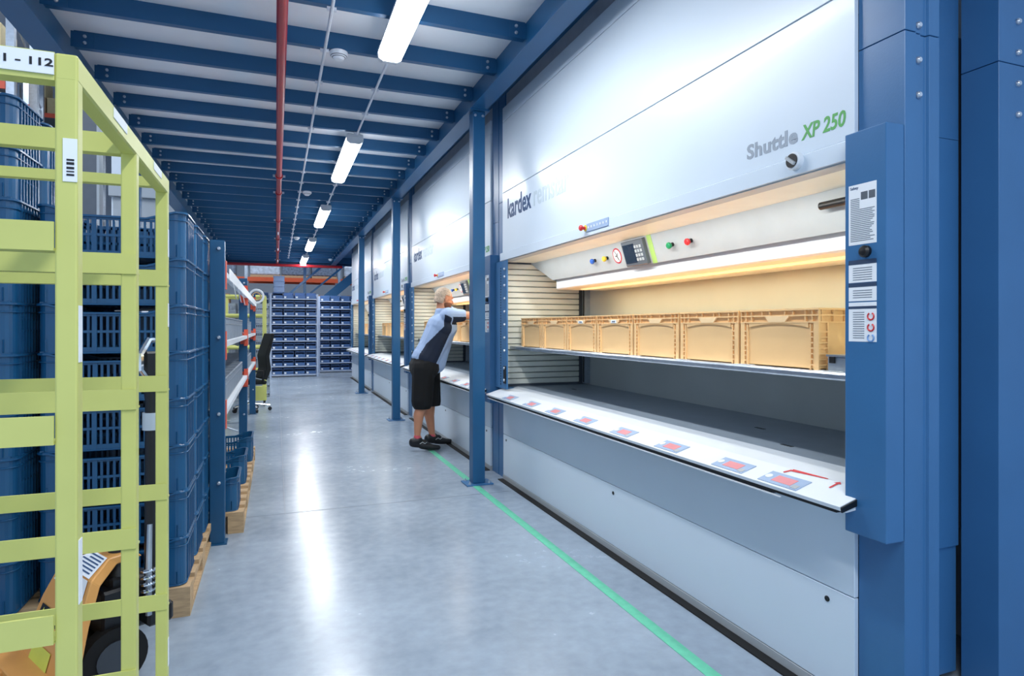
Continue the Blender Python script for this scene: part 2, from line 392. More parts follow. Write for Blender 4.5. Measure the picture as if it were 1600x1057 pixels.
    MB().lathe([(0, 0), (.011, 0), (.011, .022), (.02, .026), (.02, .036), (.014, .042), (0, .042)], 14, M=Matrix.Translation((XF-.025, yb+.012, 2.088)) @ Matrix.Rotation(-PI/2, 4, 'Y')).build('stop_button', REDP, es, smooth=True)
    for q in range(7):
        yy = yb-.03-(yb-ya-.05)*q/6
        box('key', XF-.023, XF-.021, yy-.005, yy+.005, 2.082, 2.096, PAPER, cs)
    # rotary switch
    ry = Yof(1250, XF)
    MM = Matrix.Translation((XF-.015, ry, 2.088)) @ Matrix.Rotation(-PI/2, 4, 'Y')
    rs = MB().lathe([(0, 0), (.036, 0), (.036, .022), (.032, .026), (0, .026)], 24, M=MM).build('switch_ring', WHITE2, t, smooth=True)
    MB().lathe([(0, .026), (.028, .026), (.028, .030), (0, .030)], 24, M=MM).build('switch_face', BLACK, rs, smooth=True)
    MB().box(-.026, .026, -.006, .006, .030, .040, M=MM @ Matrix.Rotation(.9, 4, 'Z')).build('switch_pointer', GREYP, rs)
    # lettering
    me = text_mesh('kardex', .205, NAVY, bold=.005); s = .57/textw(me)
    inst('lettering', me, t, (XF-.0008, 5.33, 2.415), ROT_NX_E, (s, 1.22, 1))
    me = text_mesh('remstar', .205, GLARE, bold=.003); s = .66/textw(me)
    inst('lettering', me, t, (XF-.0008, 4.72, 2.415), ROT_NX_E, (s, 1.22, 1))
    me = text_mesh('Shuttle', .088, GREYPR, spacing=1.05, bold=.0028); s = .29/textw(me)
    inst('lettering', me, t, (XF-.0008, 2.235, 2.172), ROT_NX_E, (s, 1, 1))
    me = text_mesh('XP 250', .082, GREENP, shear=.15, bold=.0018); s = .205/textw(me)
    inst('lettering', me, t, (XF-.0008, 1.922, 2.172), ROT_NX_E, (s, 1, 1))
    # interior
    for q in range(22):
        z = .868+q*.0555
        if z > 2.0: break
        o = inst('side_rail', RAILM, t, (2.04, 5.60, z))
    for q in range(22):
        z = .868+q*.0555
        if z > 2.0: break
        inst('side_rail', RAILM, t, (2.82, 1.73, z), (0, 0, PI))
    box('side_wall', 2.05, 2.93, 5.60, 5.615, .45, 2.6, DGREY, t); box('side_wall', 2.05, 2.93, 1.722, 1.73, .6, 2.6, DGREY, t)
    box('back_wall', 2.92, 2.935, 1.72, 5.60, .45, 2.6, BACKW, t)
    for yy in (5.50, 1.75):
        g = box('guide_rail', 2.86, 2.92, yy, yy+.05, .86, 2.0, STEEL, t)
    box('guide_slot', 2.853, 2.86, 5.51, 5.525, .87, 1.99, BLACK, t)
    box('deck', 2.13, 2.93, 1.735, 5.60, .80, .845, mat('deck sheet', (150, 162, 174), .4), t)
    for (yy, xx) in ((5.1, 2.55), (2.3, 2.3), (2.75, 2.55)): box('deck_slot', xx, xx+.02, yy, yy+.07, .845, .8465, BLACK, t)
    # sloped panel under the fascia with its controls
    SL = Matrix.Translation((2.31, 0, 2.035)) @ Matrix.Rotation(math.atan2(.188, .06), 4, 'Y')   # local x runs down the slope
    LN = math.hypot(.188, .06); XM = 2.34
    pn = MB().prism([(0, 1.735), (0, 5.58), (LN, 5.19), (LN, 1.735)], 'z', 0, .01, M=SL).build('sloped_panel', GREYP, t)
    MB().add([(2.31, 5.58, 2.035), (2.37, 5.19, 1.847), (2.80, 5.58, 1.847), (2.80, 5.58, 2.035)], [(0, 1, 2, 3)]).build('panel_end', GREYP, t)
    def btn(px, m, r=.021):
        y = Yof(px, XM)
        MM = SL @ Matrix.Translation((LN*.5, y, 0)) @ Matrix.Rotation(PI, 4, 'X')
        b0 = MB().lathe([(0, 0), (.013, 0), (.013, .02), (0, .02)], 12, M=MM).build('button_collar', BLACK, t)
        MB().lathe([(0, .018), (.014, .018), (r, .028), (r, .038), (.015, .044), (0, .044)], 14, M=MM).build('button', m, b0, smooth=True)
    btn(931, mat('button blue', (44, 96, 190), .4)); btn(950, mat('button yellow', (228, 196, 60), .4)); btn(1052, mat('button green', (20, 140, 90), .4)); btn(1081, REDP)
    y = Yof(965, XM)
    MM = SL @ Matrix.Translation((LN*.5, y, 0)) @ Matrix.Rotation(PI, 4, 'X')
    sg = MB().lathe([(0, 0), (.058, 0), (.058, .002), (0, .002)], 24, M=MM).build('prohibition_sign', mat('sign red', (190, 40, 60), .5), t)
    MB().lathe([(0, .002), (.047, .002), (.047, .003), (0, .003)], 24, M=MM).build('sign_face', PAPER, sg)
    MB().tube([(-.04, -.02, .003), (.04, .02, .003)], .003, 4, M=MM).tube([(-.02, .012, .003), (.005, .0, .003), (.03, .012, .003)], .004, 4, M=MM).tube([(.005, 0, .003), (0, -.025, .003)], .004, 4, M=MM).build('sign_symbol', BLACK, sg)
    ya, yb = Yof(1013, XM), Yof(980, XM)
    kp = MB().box(.012, LN-.008, ya, yb, -.03, 0, M=SL).build('keypad_terminal', DGREY, t, bevel=.004)
    w = yb-ya
    MB().box(.035, LN-.03, ya+w*.42, yb-.015, -.033, -.03, M=SL).build('screen', SCREEN, kp)
    for r_ in range(4):
        for c_ in range(3):
            yy = ya+.025+c_*w*.12; xx = .05+r_*.030
            MB().box(xx, xx+.019, yy, yy+w*.08, -.033, -.03, M=SL).build('key', GREYP, kp)
    MB().box(.0, LN, ya-.07, ya-.02, -.002, 0, M=SL).build('green_stripe', mat('light green print', (168, 205, 110), .5), t)
    yh = Yof(1283, 2.30)
    MB().tube([(2.30, yh, 1.965), (2.30, yh-.30, 1.965)], .018, 12).build('black_handle', BLACK, t, smooth=True)
    # white bar carrying the tray lamp
    MB().prism([(2.40, 1.770), (2.40, 1.853), (2.415, 1.853), (2.415, 1.775), (2.90, 1.775), (2.90, 1.761), (2.41, 1.761)], 'y', 1.735, 5.17).build('lamp_bar', WHITE2, t)
    lt = MB().box(2.56, 2.62, 1.9, 5.0, 1.753, 1.761).build('tray_lamp', mat('tray lamp diffuser', (255, 240, 200), .4, emit=(255, 232, 170), es=.7), t)
    # counter with displays
    prof = [(1.842, .776), (1.838, .79), (1.985, .834), (2.16, .85), (2.16, .838), (1.99, .815), (1.99, .78), (1.87, .766)]
    ct = MB().prism(prof, 'y', 1.62, 5.52).build('counter', WHITE2, t)
    box('counter_groove', 1.846, 1.87, 1.64, 5.50, .764, .776, BLACK, t)
    box('counter_strip', 1.842, 1.852, 1.90, 5.50, .752, .757, WHITE2, t); box('strip_holder', 1.852, 1.93, 1.95, 5.45, .754, .758, DGREY, t)
    MB().prism([(1.845, .770), (1.842, .788), (1.93, .814), (1.93, .79)], 'y', 1.614, 1.62).build('counter_end', BLACK, t)
    TL = Matrix.Translation((1.838, 0, .7905)) @ Matrix.Rotation(-math.atan2(.044, .147), 4, 'Y')
    for px in (796, 829, 866, 913, 973, 1047, 1143, 1222):
        yc = Yof(px, 1.88); w = .098
        if px > 1200: w = .10
        dp = MB().box(.012, .098, yc-w, yc+w, 0, .0025, M=TL).build('display', DISPB, t)
        MB().box(.03, .078, yc-w*.55, yc+w*.45, .0025, .0035, M=TL).build('readout', REDD, dp)
        MB().lathe([(0, .0025), (.016, .0025), (.016, .005), (0, .005)], 12, M=TL @ Matrix.Translation((.055, yc+w*.78, 0))).build('knob', WHITE2, dp)
        MB().box(.02, .045, yc-w*.92, yc-w*.62, .0025, .004, M=TL).build('key', GREYP, dp)
    # red arrows printed on the counter
    UL = Matrix.Translation((1.838, 0, .7915)) @ Matrix.Rotation(-math.atan2(.044, .147), 4, 'Y')
    AR = mat('red arrow print', (206, 60, 66), .5)
    ar = MB()
    def AP(px, X): return Vector((X, Yof(px, X), 0))
    def cz(X): return .7912+(X-1.838)*(.044/.147) if X < 1.985 else .8352+(X-1.985)*(.016/.175)
    def stroke(p, q, w1, w2):
        d = (q-p).normalized(); n = Vector((-d.y, d.x, 0)); V = [p-n*w1, q-n*w2, q+n*w2, p+n*w1]
        ar.add([(v.x, v.y, cz(v.x)+.0006) for v in V], [(0, 1, 2, 3)])
    a_, b_2, c_2 = Vector((1.945, 1.985, 0)), Vector((1.975, 1.97, 0)), Vector((1.984, 1.80, 0))
    stroke(a_, b_2, .006, .006); stroke(b_2, c_2, .009, .003)
    stroke(Vector((1.93, 1.745, 0)), Vector((1.972, 1.745, 0)), .005, .005); stroke(Vector((1.97, 1.745, 0)), Vector((1.984, 1.745, 0)), .016, .001)
    ar.build('arrow_print', AR, t)
    # perforated flange and latch on the left post
    fl_ = MB().box(XF-.02, XF-.005, 5.30, 5.605, .85, 2.03).build('perforated_flange', MBLUE, t, bevel=.002)
    pf = MB()
    z = .88
    while z < 1.98:
        pf.box(XF-.0212, XF-.0195, 5.445, 5.463, z, z+.013); z += .0245
    h = pf.build('perforation', BLACK, fl_); tag(h, kind='stuff')
    for z in (.93, 1.04, 1.20, 1.32, 1.44, 1.56, 1.68, 1.80, 1.88, 1.95): inst('bolt', BOLTX, fl_, (XF-.02, 5.35, z))
    box('latch', XF-.026, XF-.019, 5.31, 5.37, .90, 1.06, BLACK, t)
    # operator box on the right post
    ob = MB().box(1.915, 2.0, 1.502, 1.665, .687, 2.11).build('operator_box', MBLUE, t, bevel=.004, seg=2)
    def sheet(z0, z1, y0, y1, m=PAPER, x=1.9142, name='notice'):
        return box(name, x, 1.9152, y0, y1, z0, z1, m, t)
    ZB = lambda py: HC+(Y0-py)*2.19/FPX
    s1 = sheet(ZB(383), ZB(289), 1.538, 1.648)
    ink = MB()
    z = ZB(300)
    for q in range(24):
        zz = ZB(312+q*2.85)
        y_a = 1.544+random.random()*.02
        if q < 6: y_a = 1.604
        ink.box(1.9135, 1.9142, y_a, 1.640, zz, zz+.0028)
    ink.build('print_lines', INK, s1)
    MB().box(1.9135, 1.9142, 1.572, 1.598, ZB(314), ZB(302)).box(1.9135, 1.9142, 1.543, 1.567, ZB(314), ZB(302)).build('picture', DGREY, s1)
    MB().lathe([(0, 0), (.021, 0), (.021, .012), (.014, .02), (0, .022)], 20, M=Matrix.Translation((1.915, 1.578, ZB(395))) @ Matrix.Rotation(-PI/2, 4, 'Y')).build('cable_cap', BLACK, t, smooth=True)
    HD = mat('notice header', (44, 66, 96), .6)
    for (a, b_, hdr) in ((414, 442, 7), (449, 471, 6), (473, 480, 0), (483, 534, 4)):
        s = sheet(ZB(b_), ZB(a), 1.538, 1.648)
        if hdr:
            box('header', 1.9134, 1.9143, 1.538, 1.648, ZB(a)-.0, ZB(a-hdr), HD, s)
        ink = MB()
        q = a+5
        while q < b_-3 and hdr:
            ink.box(1.9135, 1.9142, 1.555 if b_ < 500 else 1.585, 1.63, ZB(q+1.2), ZB(q)); q += 3.6
        if hdr: ink.build('print_lines', INK, s)
        if b_ > 500:
            for i, (pz, cc) in enumerate(((493, REDP), (510, REDP), (526, mat('ring blue', (120, 160, 210), .5)))):
                rg = MB(); pts = [(1.9138, 1.560+.012*math.cos(u), ZB(pz+2)+.012*math.sin(u)) for u in [PI*.5+.5+k_*(2*PI-1)/14 for k_ in range(15)]]
                rg.tube(pts, .0032, 4); rg.build('gauge_ring', cc, s)
    m_ = text_mesh('Safety', .014, NAVY); inst('lettering', m_, s1, (1.9139, 1.642, ZB(296)), ROT_NX_E)
    # tray lamp's own light, then an added light under the fascia
    a = area('bay_light', (2.59, 3.45, 1.742), (0, 0, 0), .06, 3.1, 15, (1, .90, .58)); a.parent = t
    a = area('bay_light', (2.10, 3.6, 1.995), (0, math.radians(-20), 0), .04, 3.5, 14, (1, 1, .94)); a.parent = t  # unseen fascia light without fixture, brightens lamp bar and slats
    # bolts on the side faces
    for z in (2.46, 2.34, 2.22): inst('bolt', BOLTY, t, (2.07, 1.506, z))
    for z in (2.60, 2.48, 2.36, 2.24): inst('bolt', BOLTY, t, (2.68, 1.55, z))
    return t
MP = 4.13
m0 = make_machine()
MLAB = ['white lift storage machine with blue posts and open access bay, nearest and largest', 'white lift storage machine with open bay the man reaches into',
        'third white storage machine, left of the column beside the man', 'farthest white storage machine at the left end of the row']
for i in range(4):
    t = m0 if i == 0 else copy_tree(m0)
    t.location = (0, MP*i, 0); tag(t, MLAB[i], 'storage machine', 'lift storage machines along the right side')
# side casing of the row end
# ---------------------------------------------------------------- trays and tan boxes
def make_tray():
    t = empty('storage_tray', (0, 0, 0))
    MB().box(2.13, 2.915, 1.745, 5.57, 1.222, 1.232).box(2.905, 2.915, 1.745, 5.57, 1.232, 1.26).build('tray_floor', WHITE2, t)
    MB().prism([(2.10, 1.205), (2.095, 1.212), (2.095, 1.228), (2.10, 1.236), (2.13, 1.236), (2.13, 1.205)], 'y', 1.745, 5.57).build('front_rail', STEEL, t)
    for q in range(8):
        yy = 1.93+q*.4965
        c = MB().box(2.105, 2.155, yy-.05, yy+.05, 1.2365, 1.2375).build('label_card', PAPER, t)
        MB().box(2.115, 2.145, yy-.04, yy+.03, 1.2375, 1.2380).build('print', INK, c)
    return t
def make_box():
    w, d, h = .485, .60, .270
    t = empty('storage_box', (0, 0, 0))
    H = w/2
    m = MB()      # shell, x: 0 (front) .. d
    th = .006
    m.box(.012, .018, -H+.012, H-.012, 0, .21); m.box(d-.018, d-.012, -H+.012, H-.012, 0, .21)
    m.box(.012, d-.012, -H+.012, -H+.018, 0, .21); m.box(.012, d-.012, H-.018, H-.012, 0, .21)
    m.box(.012, d-.012, -H+.012, H-.012, 0, .006)
    for sx in (0, 1):
        for s in (-1, 1):
            x0, x1 = (0.003, .012) if sx == 0 else (d-.012, d-.003)
            m.box(x0, x1, s*(H-.003), s*(H-.03), 0, .21)
            m.box(x0, x1, s*(H-.045), s*(H-.052), 0, .2)
            for q in range(7):
                m.box(x0, x1, s*(H-.03), s*(H-.047), .02+q*.024, .026+q*.024)
    for s in (-1, 1):
        for x0 in (.005, .055, d-.06, d-.012):
            m.box(x0, x0+.007, s*(H-.003), s*(H-.013), 0, .21)
        for q in range(7): m.box(.012, .055, s*(H-.004), s*(H-.013), .02+q*.024, .026+q*.024)
    m.build('body', TAN, t)
    r = MB()
    # rim ledges
    for (z0, z1, o_) in ((.262, .270, 0), (.236, .242, .002), (.206, .212, .002)):
        r.box(o_, .018, -H+o_, H-o_, z0, z1); r.box(d-.018, d-o_, -H+o_, H-o_, z0, z1)
        r.box(.018, d-.018, -H+o_, -H+.02, z0, z1); r.box(.018, d-.018, H-.02, H-o_, z0, z1)
    r.box(.014, .020, -H+.012, H-.012, .205, .265); r.box(d-.02, d-.014, -H+.012, H-.012, .205, .265)
    r.box(.014, d-.014, -H+.014, -H+.020, .205, .265); r.box(.014, d-.014, H-.02, H-.014, .205, .265)
    for u in (-1, -.86, -.7, -.4, -.2, .2, .4, .7, .86, 1):
        y = u*(H-.006); r.box(.003, .016, y-.0025, y+.0025, .206, .266) if abs(u) > .5 else r.box(.003, .016, y-.0025, y+.0025, .24, .266)
    for s in (-1, 1):
        for q in range(9): x = .02+q*.068; r.box(x, x+.005, s*(H-.003), s*(H-.018), .206, .266)
    # arch under the handle
    n = 10; pts = []
    for k_ in range(n+1):
        u = -1+2*k_/n; pts.append((u*(H-.06), .206-.0)); 
    lo = [(u_*(H-.06), .186+.016*(1-abs(u_)**2.2)) for u_ in [1-2*k_/n for k_ in range(n+1)]]
    r.prism(pts+lo, 'x', .004, .014)
    r.build('rim', TAN, t)
    MB().prism([(-.075, .238), (.075, .238), (.05, .21), (-.05, .21)], 'x', .001, .012).build('handle', mat('tan box plastic light', (246, 212, 164), .4), t)
    return t
tr = make_tray(); bxp = make_box()
GROUPB = 'tan storage boxes on the machine trays'
for i in range(4):
    t = tr if i == 0 else copy_tree(tr); t.location = (0, MP*i, 0)
    tag(t, ['long white tray with silver front rail in the nearest machine', 'white tray with silver rail in front of the man', 'white tray with boxes in the third machine', 'white tray in the farthest machine'][i], 'tray', 'machine trays')
    for q in range(7):
        b_ = bxp if (i == 0 and q == 0) else copy_tree(bxp)
        b_.location = (2.175, MP*i+2.016+.4965*(q+.5), 1.232)
        if i == 0: lab = ['rightmost tan plastic box, its end face showing, nearest machine', 'second tan box from the right in the nearest machine', 'third tan box from the right, nearest machine', 'middle tan box of the seven in the nearest machine',
                          'third tan box from the left, nearest machine', 'second tan box from the left in the nearest machine', 'leftmost tan box in the nearest machine'][q]
        else: lab = '%s tan box from the right on the tray of the %s machine' % (ordinal(q), ['', 'second', 'third', 'farthest'][i])
        tag(b_, lab, 'box', GROUPB)
        if i == 0 and q in (3, 4):
            c = box('label', -.0015, .0005, .0-.035, .035, .214, .234, PAPER, b_)
            MB().box(-.0022, -.0015, -.025, .02, .219, .229).build('print', INK, c)
g = empty('metal_box', (2.19, 1.90, 1.232), 0, 'small silver metal box on the tray, right of the tan boxes', 'box')
MB().box(0, .16, -.09, .09, 0, .062).build('body', STEEL, g, bevel=.003); box('lid', -.004, .164, -.094, .094, .062, .07, STEEL, g); box('clasp', -.008, 0, .05, .075, .035, .062, BLACK, g)
# ================================================================ blue crates, pallets
def rrect(w, d, r, n=4):
    pts = []
    for (cx, cy, a0) in ((w/2-r, d/2-r, 0), (-w/2+r, d/2-r, PI/2), (-w/2+r, -d/2+r, PI), (w/2-r, -d/2+r, 3*PI/2)):
        for k in range(n+1):
            a = a0+PI/2*k/n; pts.append((cx+r*math.cos(a), cy+r*math.sin(a)))
    return pts
def ring(mb, w, d, r, th, z0, z1, n=4, dip=None):
    o_ = rrect(w, d, r, n); i_ = rrect(w-2*th, d-2*th, max(r-th, .002), n)
    # split long sides so the rim can dip in the middle
    def dens(L):
        q = []
        for a, b_ in zip(L, L[1:]+L[:1]):
            q.append(a)
            if abs(a[0]-b_[0]) > .2 and dip:
                s = 1 if b_[0] > a[0] else -1
                for f in (.24, .32, .68, .76): q.append((a[0]+(b_[0]-a[0])*f, a[1]))
        return q
    O, I = dens(o_), dens(i_)
    def dz(p): return 0
    n_ = len(O); xm = w*.3
    def off(p):
        if not dip: return 0
        a = abs(p[0])
        if abs(p[1]) < d/2-th*1.6-.001: return 0
        return -dip if a < w*.5*.45 else 0
    vs = []
    for L in (O, I):
        for z in (z0, z1):
            for p in L: vs.append((p[0], p[1], z+off(p)))
    fs = []
    for k in range(n_):
        k2 = (k+1) % n_
        fs += [(k, k2, n_+k2, n_+k), (2*n_+k, 3*n_+k, 3*n_+k2, 2*n_+k2), (n_+k, n_+k2, 3*n_+k2, 3*n_+k), (k, 2*n_+k, 2*n_+k2, k2)]
    mb.add(vs, fs)
def make_crate(w, d, h, m, slots=16, name='slotted_crate'):
    t = empty(name, (0, 0, 0))
    b = MB(); W2, D2 = w/2-.012, d/2-.012; r = .045; top = h-.006
    cw = .095
    # rounded corner walls
    for sx in (-1, 1):
        for sy in (-1, 1):
            arc = [(sx*(W2-cw), sy*D2)]+[(sx*(W2-r+r*math.sin(a)), sy*(D2-r+r*math.cos(a))) for a in [PI/2*k/5 for k in range(6)]]+[(sx*W2, sy*(D2-.075))]
            inn = [(sx*(W2-.005), sy*(D2-.075))]+[(sx*(W2-r+(r-.005)*math.sin(a)), sy*(D2-r+(r-.005)*math.cos(a))) for a in [PI/2*k/5 for k in range(5, -1, -1)]]+[(sx*(W2-cw), sy*(D2-.005))]
            b.prism(arc+inn, 'z', 0, top)
            b.prism([(sx*(W2-cw*.35), sy*(D2+.0)), (sx*(W2-cw*.35), sy*(D2+.008)), (sx*(W2-cw*.42), sy*D2)], 'z', .012, .07)
    b.box(-W2+.02, W2-.02, -D2+.02, D2-.02, 0.004, .010); b.box(-W2+.01, W2-.01, -D2+.005, D2-.005, .004, .012)
    # long sides: rails and vertical slots
    for sy in (-1, 1):
        y0, y1 = sy*(D2-.010), sy*(D2-.005)
        xa = W2-cw
        zt = h-.045
        for z0, z1 in ((0, .03), (.098, .110), (zt-.012, zt)): b.box(-xa, xa, y0, sy*D2, z0, z1)
        n = slots
        for k in range(n+1):
            x = -xa+2*xa*k/n; wd = .0055 if k % 5 else .010
            b.box(x-wd, x+wd, y0, y1 if k % 5 else sy*(D2+.003), .0, zt)
    # short sides
    for sx in (-1, 1):
        x0 = sx*(W2-.005); ya = D2-.075
        b.box(x0, sx*W2, -ya, ya, 0, .03); b.box(x0, sx*(W2+.002), -ya, ya, .105, .113); b.box(x0, sx*W2, -ya, ya, .155, .165)
        for k in range(7):
            y = -ya+2*ya*k/6; b.box(x0, sx*(W2+.006), y-.004, y+.004, 0, top)
        b.box(x0, sx*W2, -ya, ya, .17, top)
        b.box(x0, sx*W2, -ya, -ya+2*ya*.30, .03, .105); b.box(x0, sx*W2, ya-2*ya*.30, ya, .03, .105)
    b.build('body', m, t)
    rm = MB(); ring(rm, w, d, .052, .018, h-.010, h, dip=.038); ring(rm, w-.01, d-.01, .05, .009, h-.044, h-.038, dip=.0); ring(rm, w-.012, d-.012, .048, .008, 0.0, .007)
    rm.build('rim', m, t, bevel=.0015)
    return t
cr = make_crate(.63, .392, .2335, CRATE)
CP = .2295
used = [0]
def put(src, flag, loc, rz, label, group, cat='crate'):
    o = src if not flag[0] else copy_tree(src)
    flag[0] = 1; o.location = loc; o.rotation_euler = (0, 0, rz); o.parent = None
    o['label'] = label; o['category'] = cat; o['group'] = group; return o
ROWN = ['front', 'second', 'third']
for row in range(3):
    for k in range(8):
        lv = 7-k
        put(cr, used, (-.722+random.uniform(-.003, .003), 3.62+row*.405, .146+lv*CP), 0,
            'blue slotted crate, %s from top, %s stack on the pallet behind the cart' % (ordinal(k), ROWN[row]), 'blue slotted crates stacked on the near pallet')
for row in range(2):
    for k in range(10):
        lv = 9-k
        put(cr, used, (-1.385+random.uniform(-.003, .003), 3.52+row*.405, .146+lv*CP), 0,
            'blue slotted crate, %s from top, %s stack at the left picture edge' % (ordinal(k), ['front', 'rear'][row]), 'blue slotted crates stacked at the left edge')
# pallets
def make_pallet(w=1.2, d=.8):   # w along x, d along y (bottom boards along y ... three runners)
    t = empty('pallet', (0, 0, 0))
    bl = MB().box(-.05, .05, -.07, .07, -.039, .039).mesh('block', WOOD)
    tb = MB().box(-w/2, w/2, -.05, .05, -.011, .011).mesh('board', WOOD)
    cb = MB().box(-.05, .05, -d/2, d/2, -.011, .011).mesh('board', WOOD)
    for x in (-w/2+.05, 0, w/2-.05):
        for y in (-d/2+.07, 0, d/2-.07): inst('block', bl, t, (x, y, .061))
        inst('cross_board', cb, t, (x, 0, .111)); inst('bottom_board', cb, t, (x, 0, .011))
    n = 5 if d < 1 else 7
    for k in range(n): inst('top_board', tb, t, (0, -d/2+.05+(d-.1)*k/(n-1), .133))
    return t
pl = make_pallet(1.30, 1.24); pu = [0]
put(pl, pu, (-1.045, 4.03, 0), 0, 'wooden pallet under the near blue crate stacks', 'wooden pallets', 'pallet')
put(pl, pu, (-.86, 5.28, 0), 0, 'wooden pallet under the low blue crates behind the rack upright', 'wooden pallets', 'pallet')
put(pl, pu, (-.86, 6.56, 0), 0, 'wooden pallet behind the low blue crates, farther along', 'wooden pallets', 'pallet')
for k, (x, y) in enumerate(((-.555, 4.88), (-.54, 5.66), (-.52, 6.55))):
    put(cr, used, (x, y, .144), 0, ['open blue crate on the floor pallet, nearest of the three by the rack upright', 'middle open blue crate on the low pallets', 'farthest open blue crate on the low pallets'][k], 'single blue crates on the low pallets')

# ---------------------------------------------------------------- low rack with grey crates
rk = empty('low_rack', (-.36, 4.5, 0), 0, 'low blue rack with orange brackets and white label rails left of the corridor', 'rack')
UPY = (0, 3.4, 6.45)
for i, y in enumerate(UPY):
    for x, nm in ((0, 'upright'), (-.92, 'upright')):
        u = MB().box(x-.045, x+.045, y-.04, y+.04, 0.004, 1.985).build(nm, UBLUE, rk, bevel=.004)
        box('foot_plate', x-.06, x+.06, y-.06, y+.06, 0, .006, UBLUE, u)
        if x == 0:
            for z in (1.93, 1.35, .85, .4): inst('bolt', BOLTY, u, (x+.01, y-.04, z))
    br = MB(); z = .2
    while z < 1.7:
        br.tube([(-.05, y, z), (-.87, y, z+.35)], .01, 6); z += .5
    br.tube([(-.05, y, .3), (-.87, y, .3)], .01, 6); br.build('frame_brace', STEEL, rk)
for i, (a, b_) in enumerate(((0, 3.4), (3.4, 6.45))):
    for z in (.86, 1.32, 1.79):
        for x in (.03, -.95):
            bb = MB().box(x-.018, x+.018, a+.04, b_-.04, z-.035, z).build('shelf_beam', WHITE2 if x > 0 else ORANGE, rk)
        if z < 1.7: box('shelf_panel', -.93, .012, a+.045, b_-.045, z-.012, z, GREYP, rk)
    for z in (.86, 1.32, 1.79):
        for yy in (a+.045, b_-.085):
            MB().box(.012, .05, yy-.01, yy+.045, z-.12, z+.07).build('beam_bracket', ORANGE2, rk)
for i, y in enumerate((3.4, 6.45)):
    for z0, z1 in ((1.70, 1.90), (.72, .9), (1.22, 1.36)):
        box('orange_sleeve', -.03, .05, y-.045, y-.041, z0, z1, ORANGE2, rk)
lr = MB().box(.05, .056, .3, 6.5, 1.75, 1.83).build('label_rail', PAPER, rk)
for y in (.55, 1.2, 1.9):
    MB().add([(.056, y, 1.76), (.056, y+.06, 1.76), (.075, y+.05, 1.64), (.09, y-.02, 1.62)], [(0, 1, 2, 3), (3, 2, 1, 0)]).build('hanging_tag', PAPER, lr)
gcr = make_crate(.60, .385, .17, GCRATE, 14, 'grey_crate') if False else None
def make_small_crate():
    t = empty('grey_crate', (0, 0, 0)); w, d, h = .60, .385, .165
    b = MB(); W2, D2 = w/2-.008, d/2-.008
    b.box(-W2, W2, -D2, D2, .0, .006)
    for s in (-1, 1):
        b.box(s*W2, s*(W2-.006), -D2, D2, 0, h); b.box(-W2, W2, s*D2, s*(D2-.005), 0, .03); b.box(-W2, W2, s*D2, s*(D2-.005), .125, h)
        for k in range(19):
            x = -W2+2*W2*k/18; b.box(x-.006, x+.006, s*D2, s*(D2-.005), .03, .125)
        for k in range(5):
            y = -D2+2*D2*k/4; b.box(s*W2, s*(W2+.006), y-.004, y+.004, 0, h)
    b.build('body', GCRATE, t)
    r = MB(); ring(r, w, d, .02, .014, h, h+.008, 3); ring(r, w-.004, d-.004, .02, .008, h-.045, h-.04, 3); r.build('rim', GCRATE, t); return t
gc = make_small_crate(); gu = [0]
for li, z in enumerate((.86, 1.32)):
    for k in range(13):
        y = 4.88+k*.41+(.12 if k >= 7 else 0)
        if abs(y-7.9) < .22: continue
        put(gc, gu, (-.65, y, z), 0, 'grey slotted crate, %s from near end, %s shelf of the low rack' % (['first', 'second', 'third', 'fourth', 'fifth', 'sixth', 'seventh', 'eighth', 'ninth', 'tenth', 'eleventh', 'twelfth', 'thirteenth'][k], ['lower', 'upper'][li]), 'grey crates in the low rack')
# tape roll on the rack
tp = empty('tape_roll', (-.29, 10.55, 1.90), 0, 'roll of white tape hanging at the far end of the low rack', 'tape')
MB().tube([(.10*math.cos(a), 0, .10*math.sin(a)) for a in [2*PI*k/20 for k in range(20)]], .018, 8, closed=True).build('roll', PAPER, tp, smooth=True)
MB().tube([(.06*math.cos(a), 0, .06*math.sin(a)) for a in [2*PI*k/20 for k in range(20)]], .012, 6, closed=True).build('core', WOOD, tp, smooth=True)

# ================================================================ yellow carts
BARC = mat('barcode black', (20, 22, 28), .6)
ct = empty('tall_cart', (-.273, 1.04, 0), 0, 'tall yellow-green steel order cart in the left foreground', 'cart')
PY = (0, .39, .765); CWID = .80
pw = .027
for y in PY:
    for x in (0, -CWID):
        MB().box(x-pw/2, x+pw/2, y-pw/2, y+pw/2, .16, 1.80).build('post', YEL, ct, bevel=.003, seg=2)
LV = (1.565, 1.297, 1.022, .742, .46, .2)
def angle_bar(y, z, x0=-CWID, x1=.0):
    m = MB(); m.box(x0, x1, y-.018, y-.014, z-.036, z); m.box(x0, x1, y-.018, y+.018, z-.040, z-.036)
    return m.build('shelf_angle', YEL, ct)
for z in LV:
    for i, y in enumerate(PY): angle_bar(y, z-.0005*i, x1=(-.0135 if i == 0 else 0.0138))
for i, y in enumerate(PY):
    zb = 1.780 if i == 2 else 1.765
    m = MB(); m.box(-CWID, -.0135, y-.0135, y-.010, zb, 1.80); m.box(-CWID, -.0135, y-.0135, y+.0135, zb-.004, zb)
    m.build('top_rail', YEL, ct)
for x in (0, -CWID):
    MB().box(x-.0137, x+.0139, -.0137, .779, 1.762, 1.800).build('side_rail', YEL, ct, bevel=.003)
lp = box('number_plate', -.30, -.0135, -.0165, -.0138, 1.768, 1.798, PAPER, ct)
me = text_mesh('/ 101 - 112', .0145, BARC, bold=.0003); s = .092/textw(me)
inst('lettering', me, lp, (-.106, -.0167, 1.7785), (PI/2, 0, 0), (s, 1, 1))
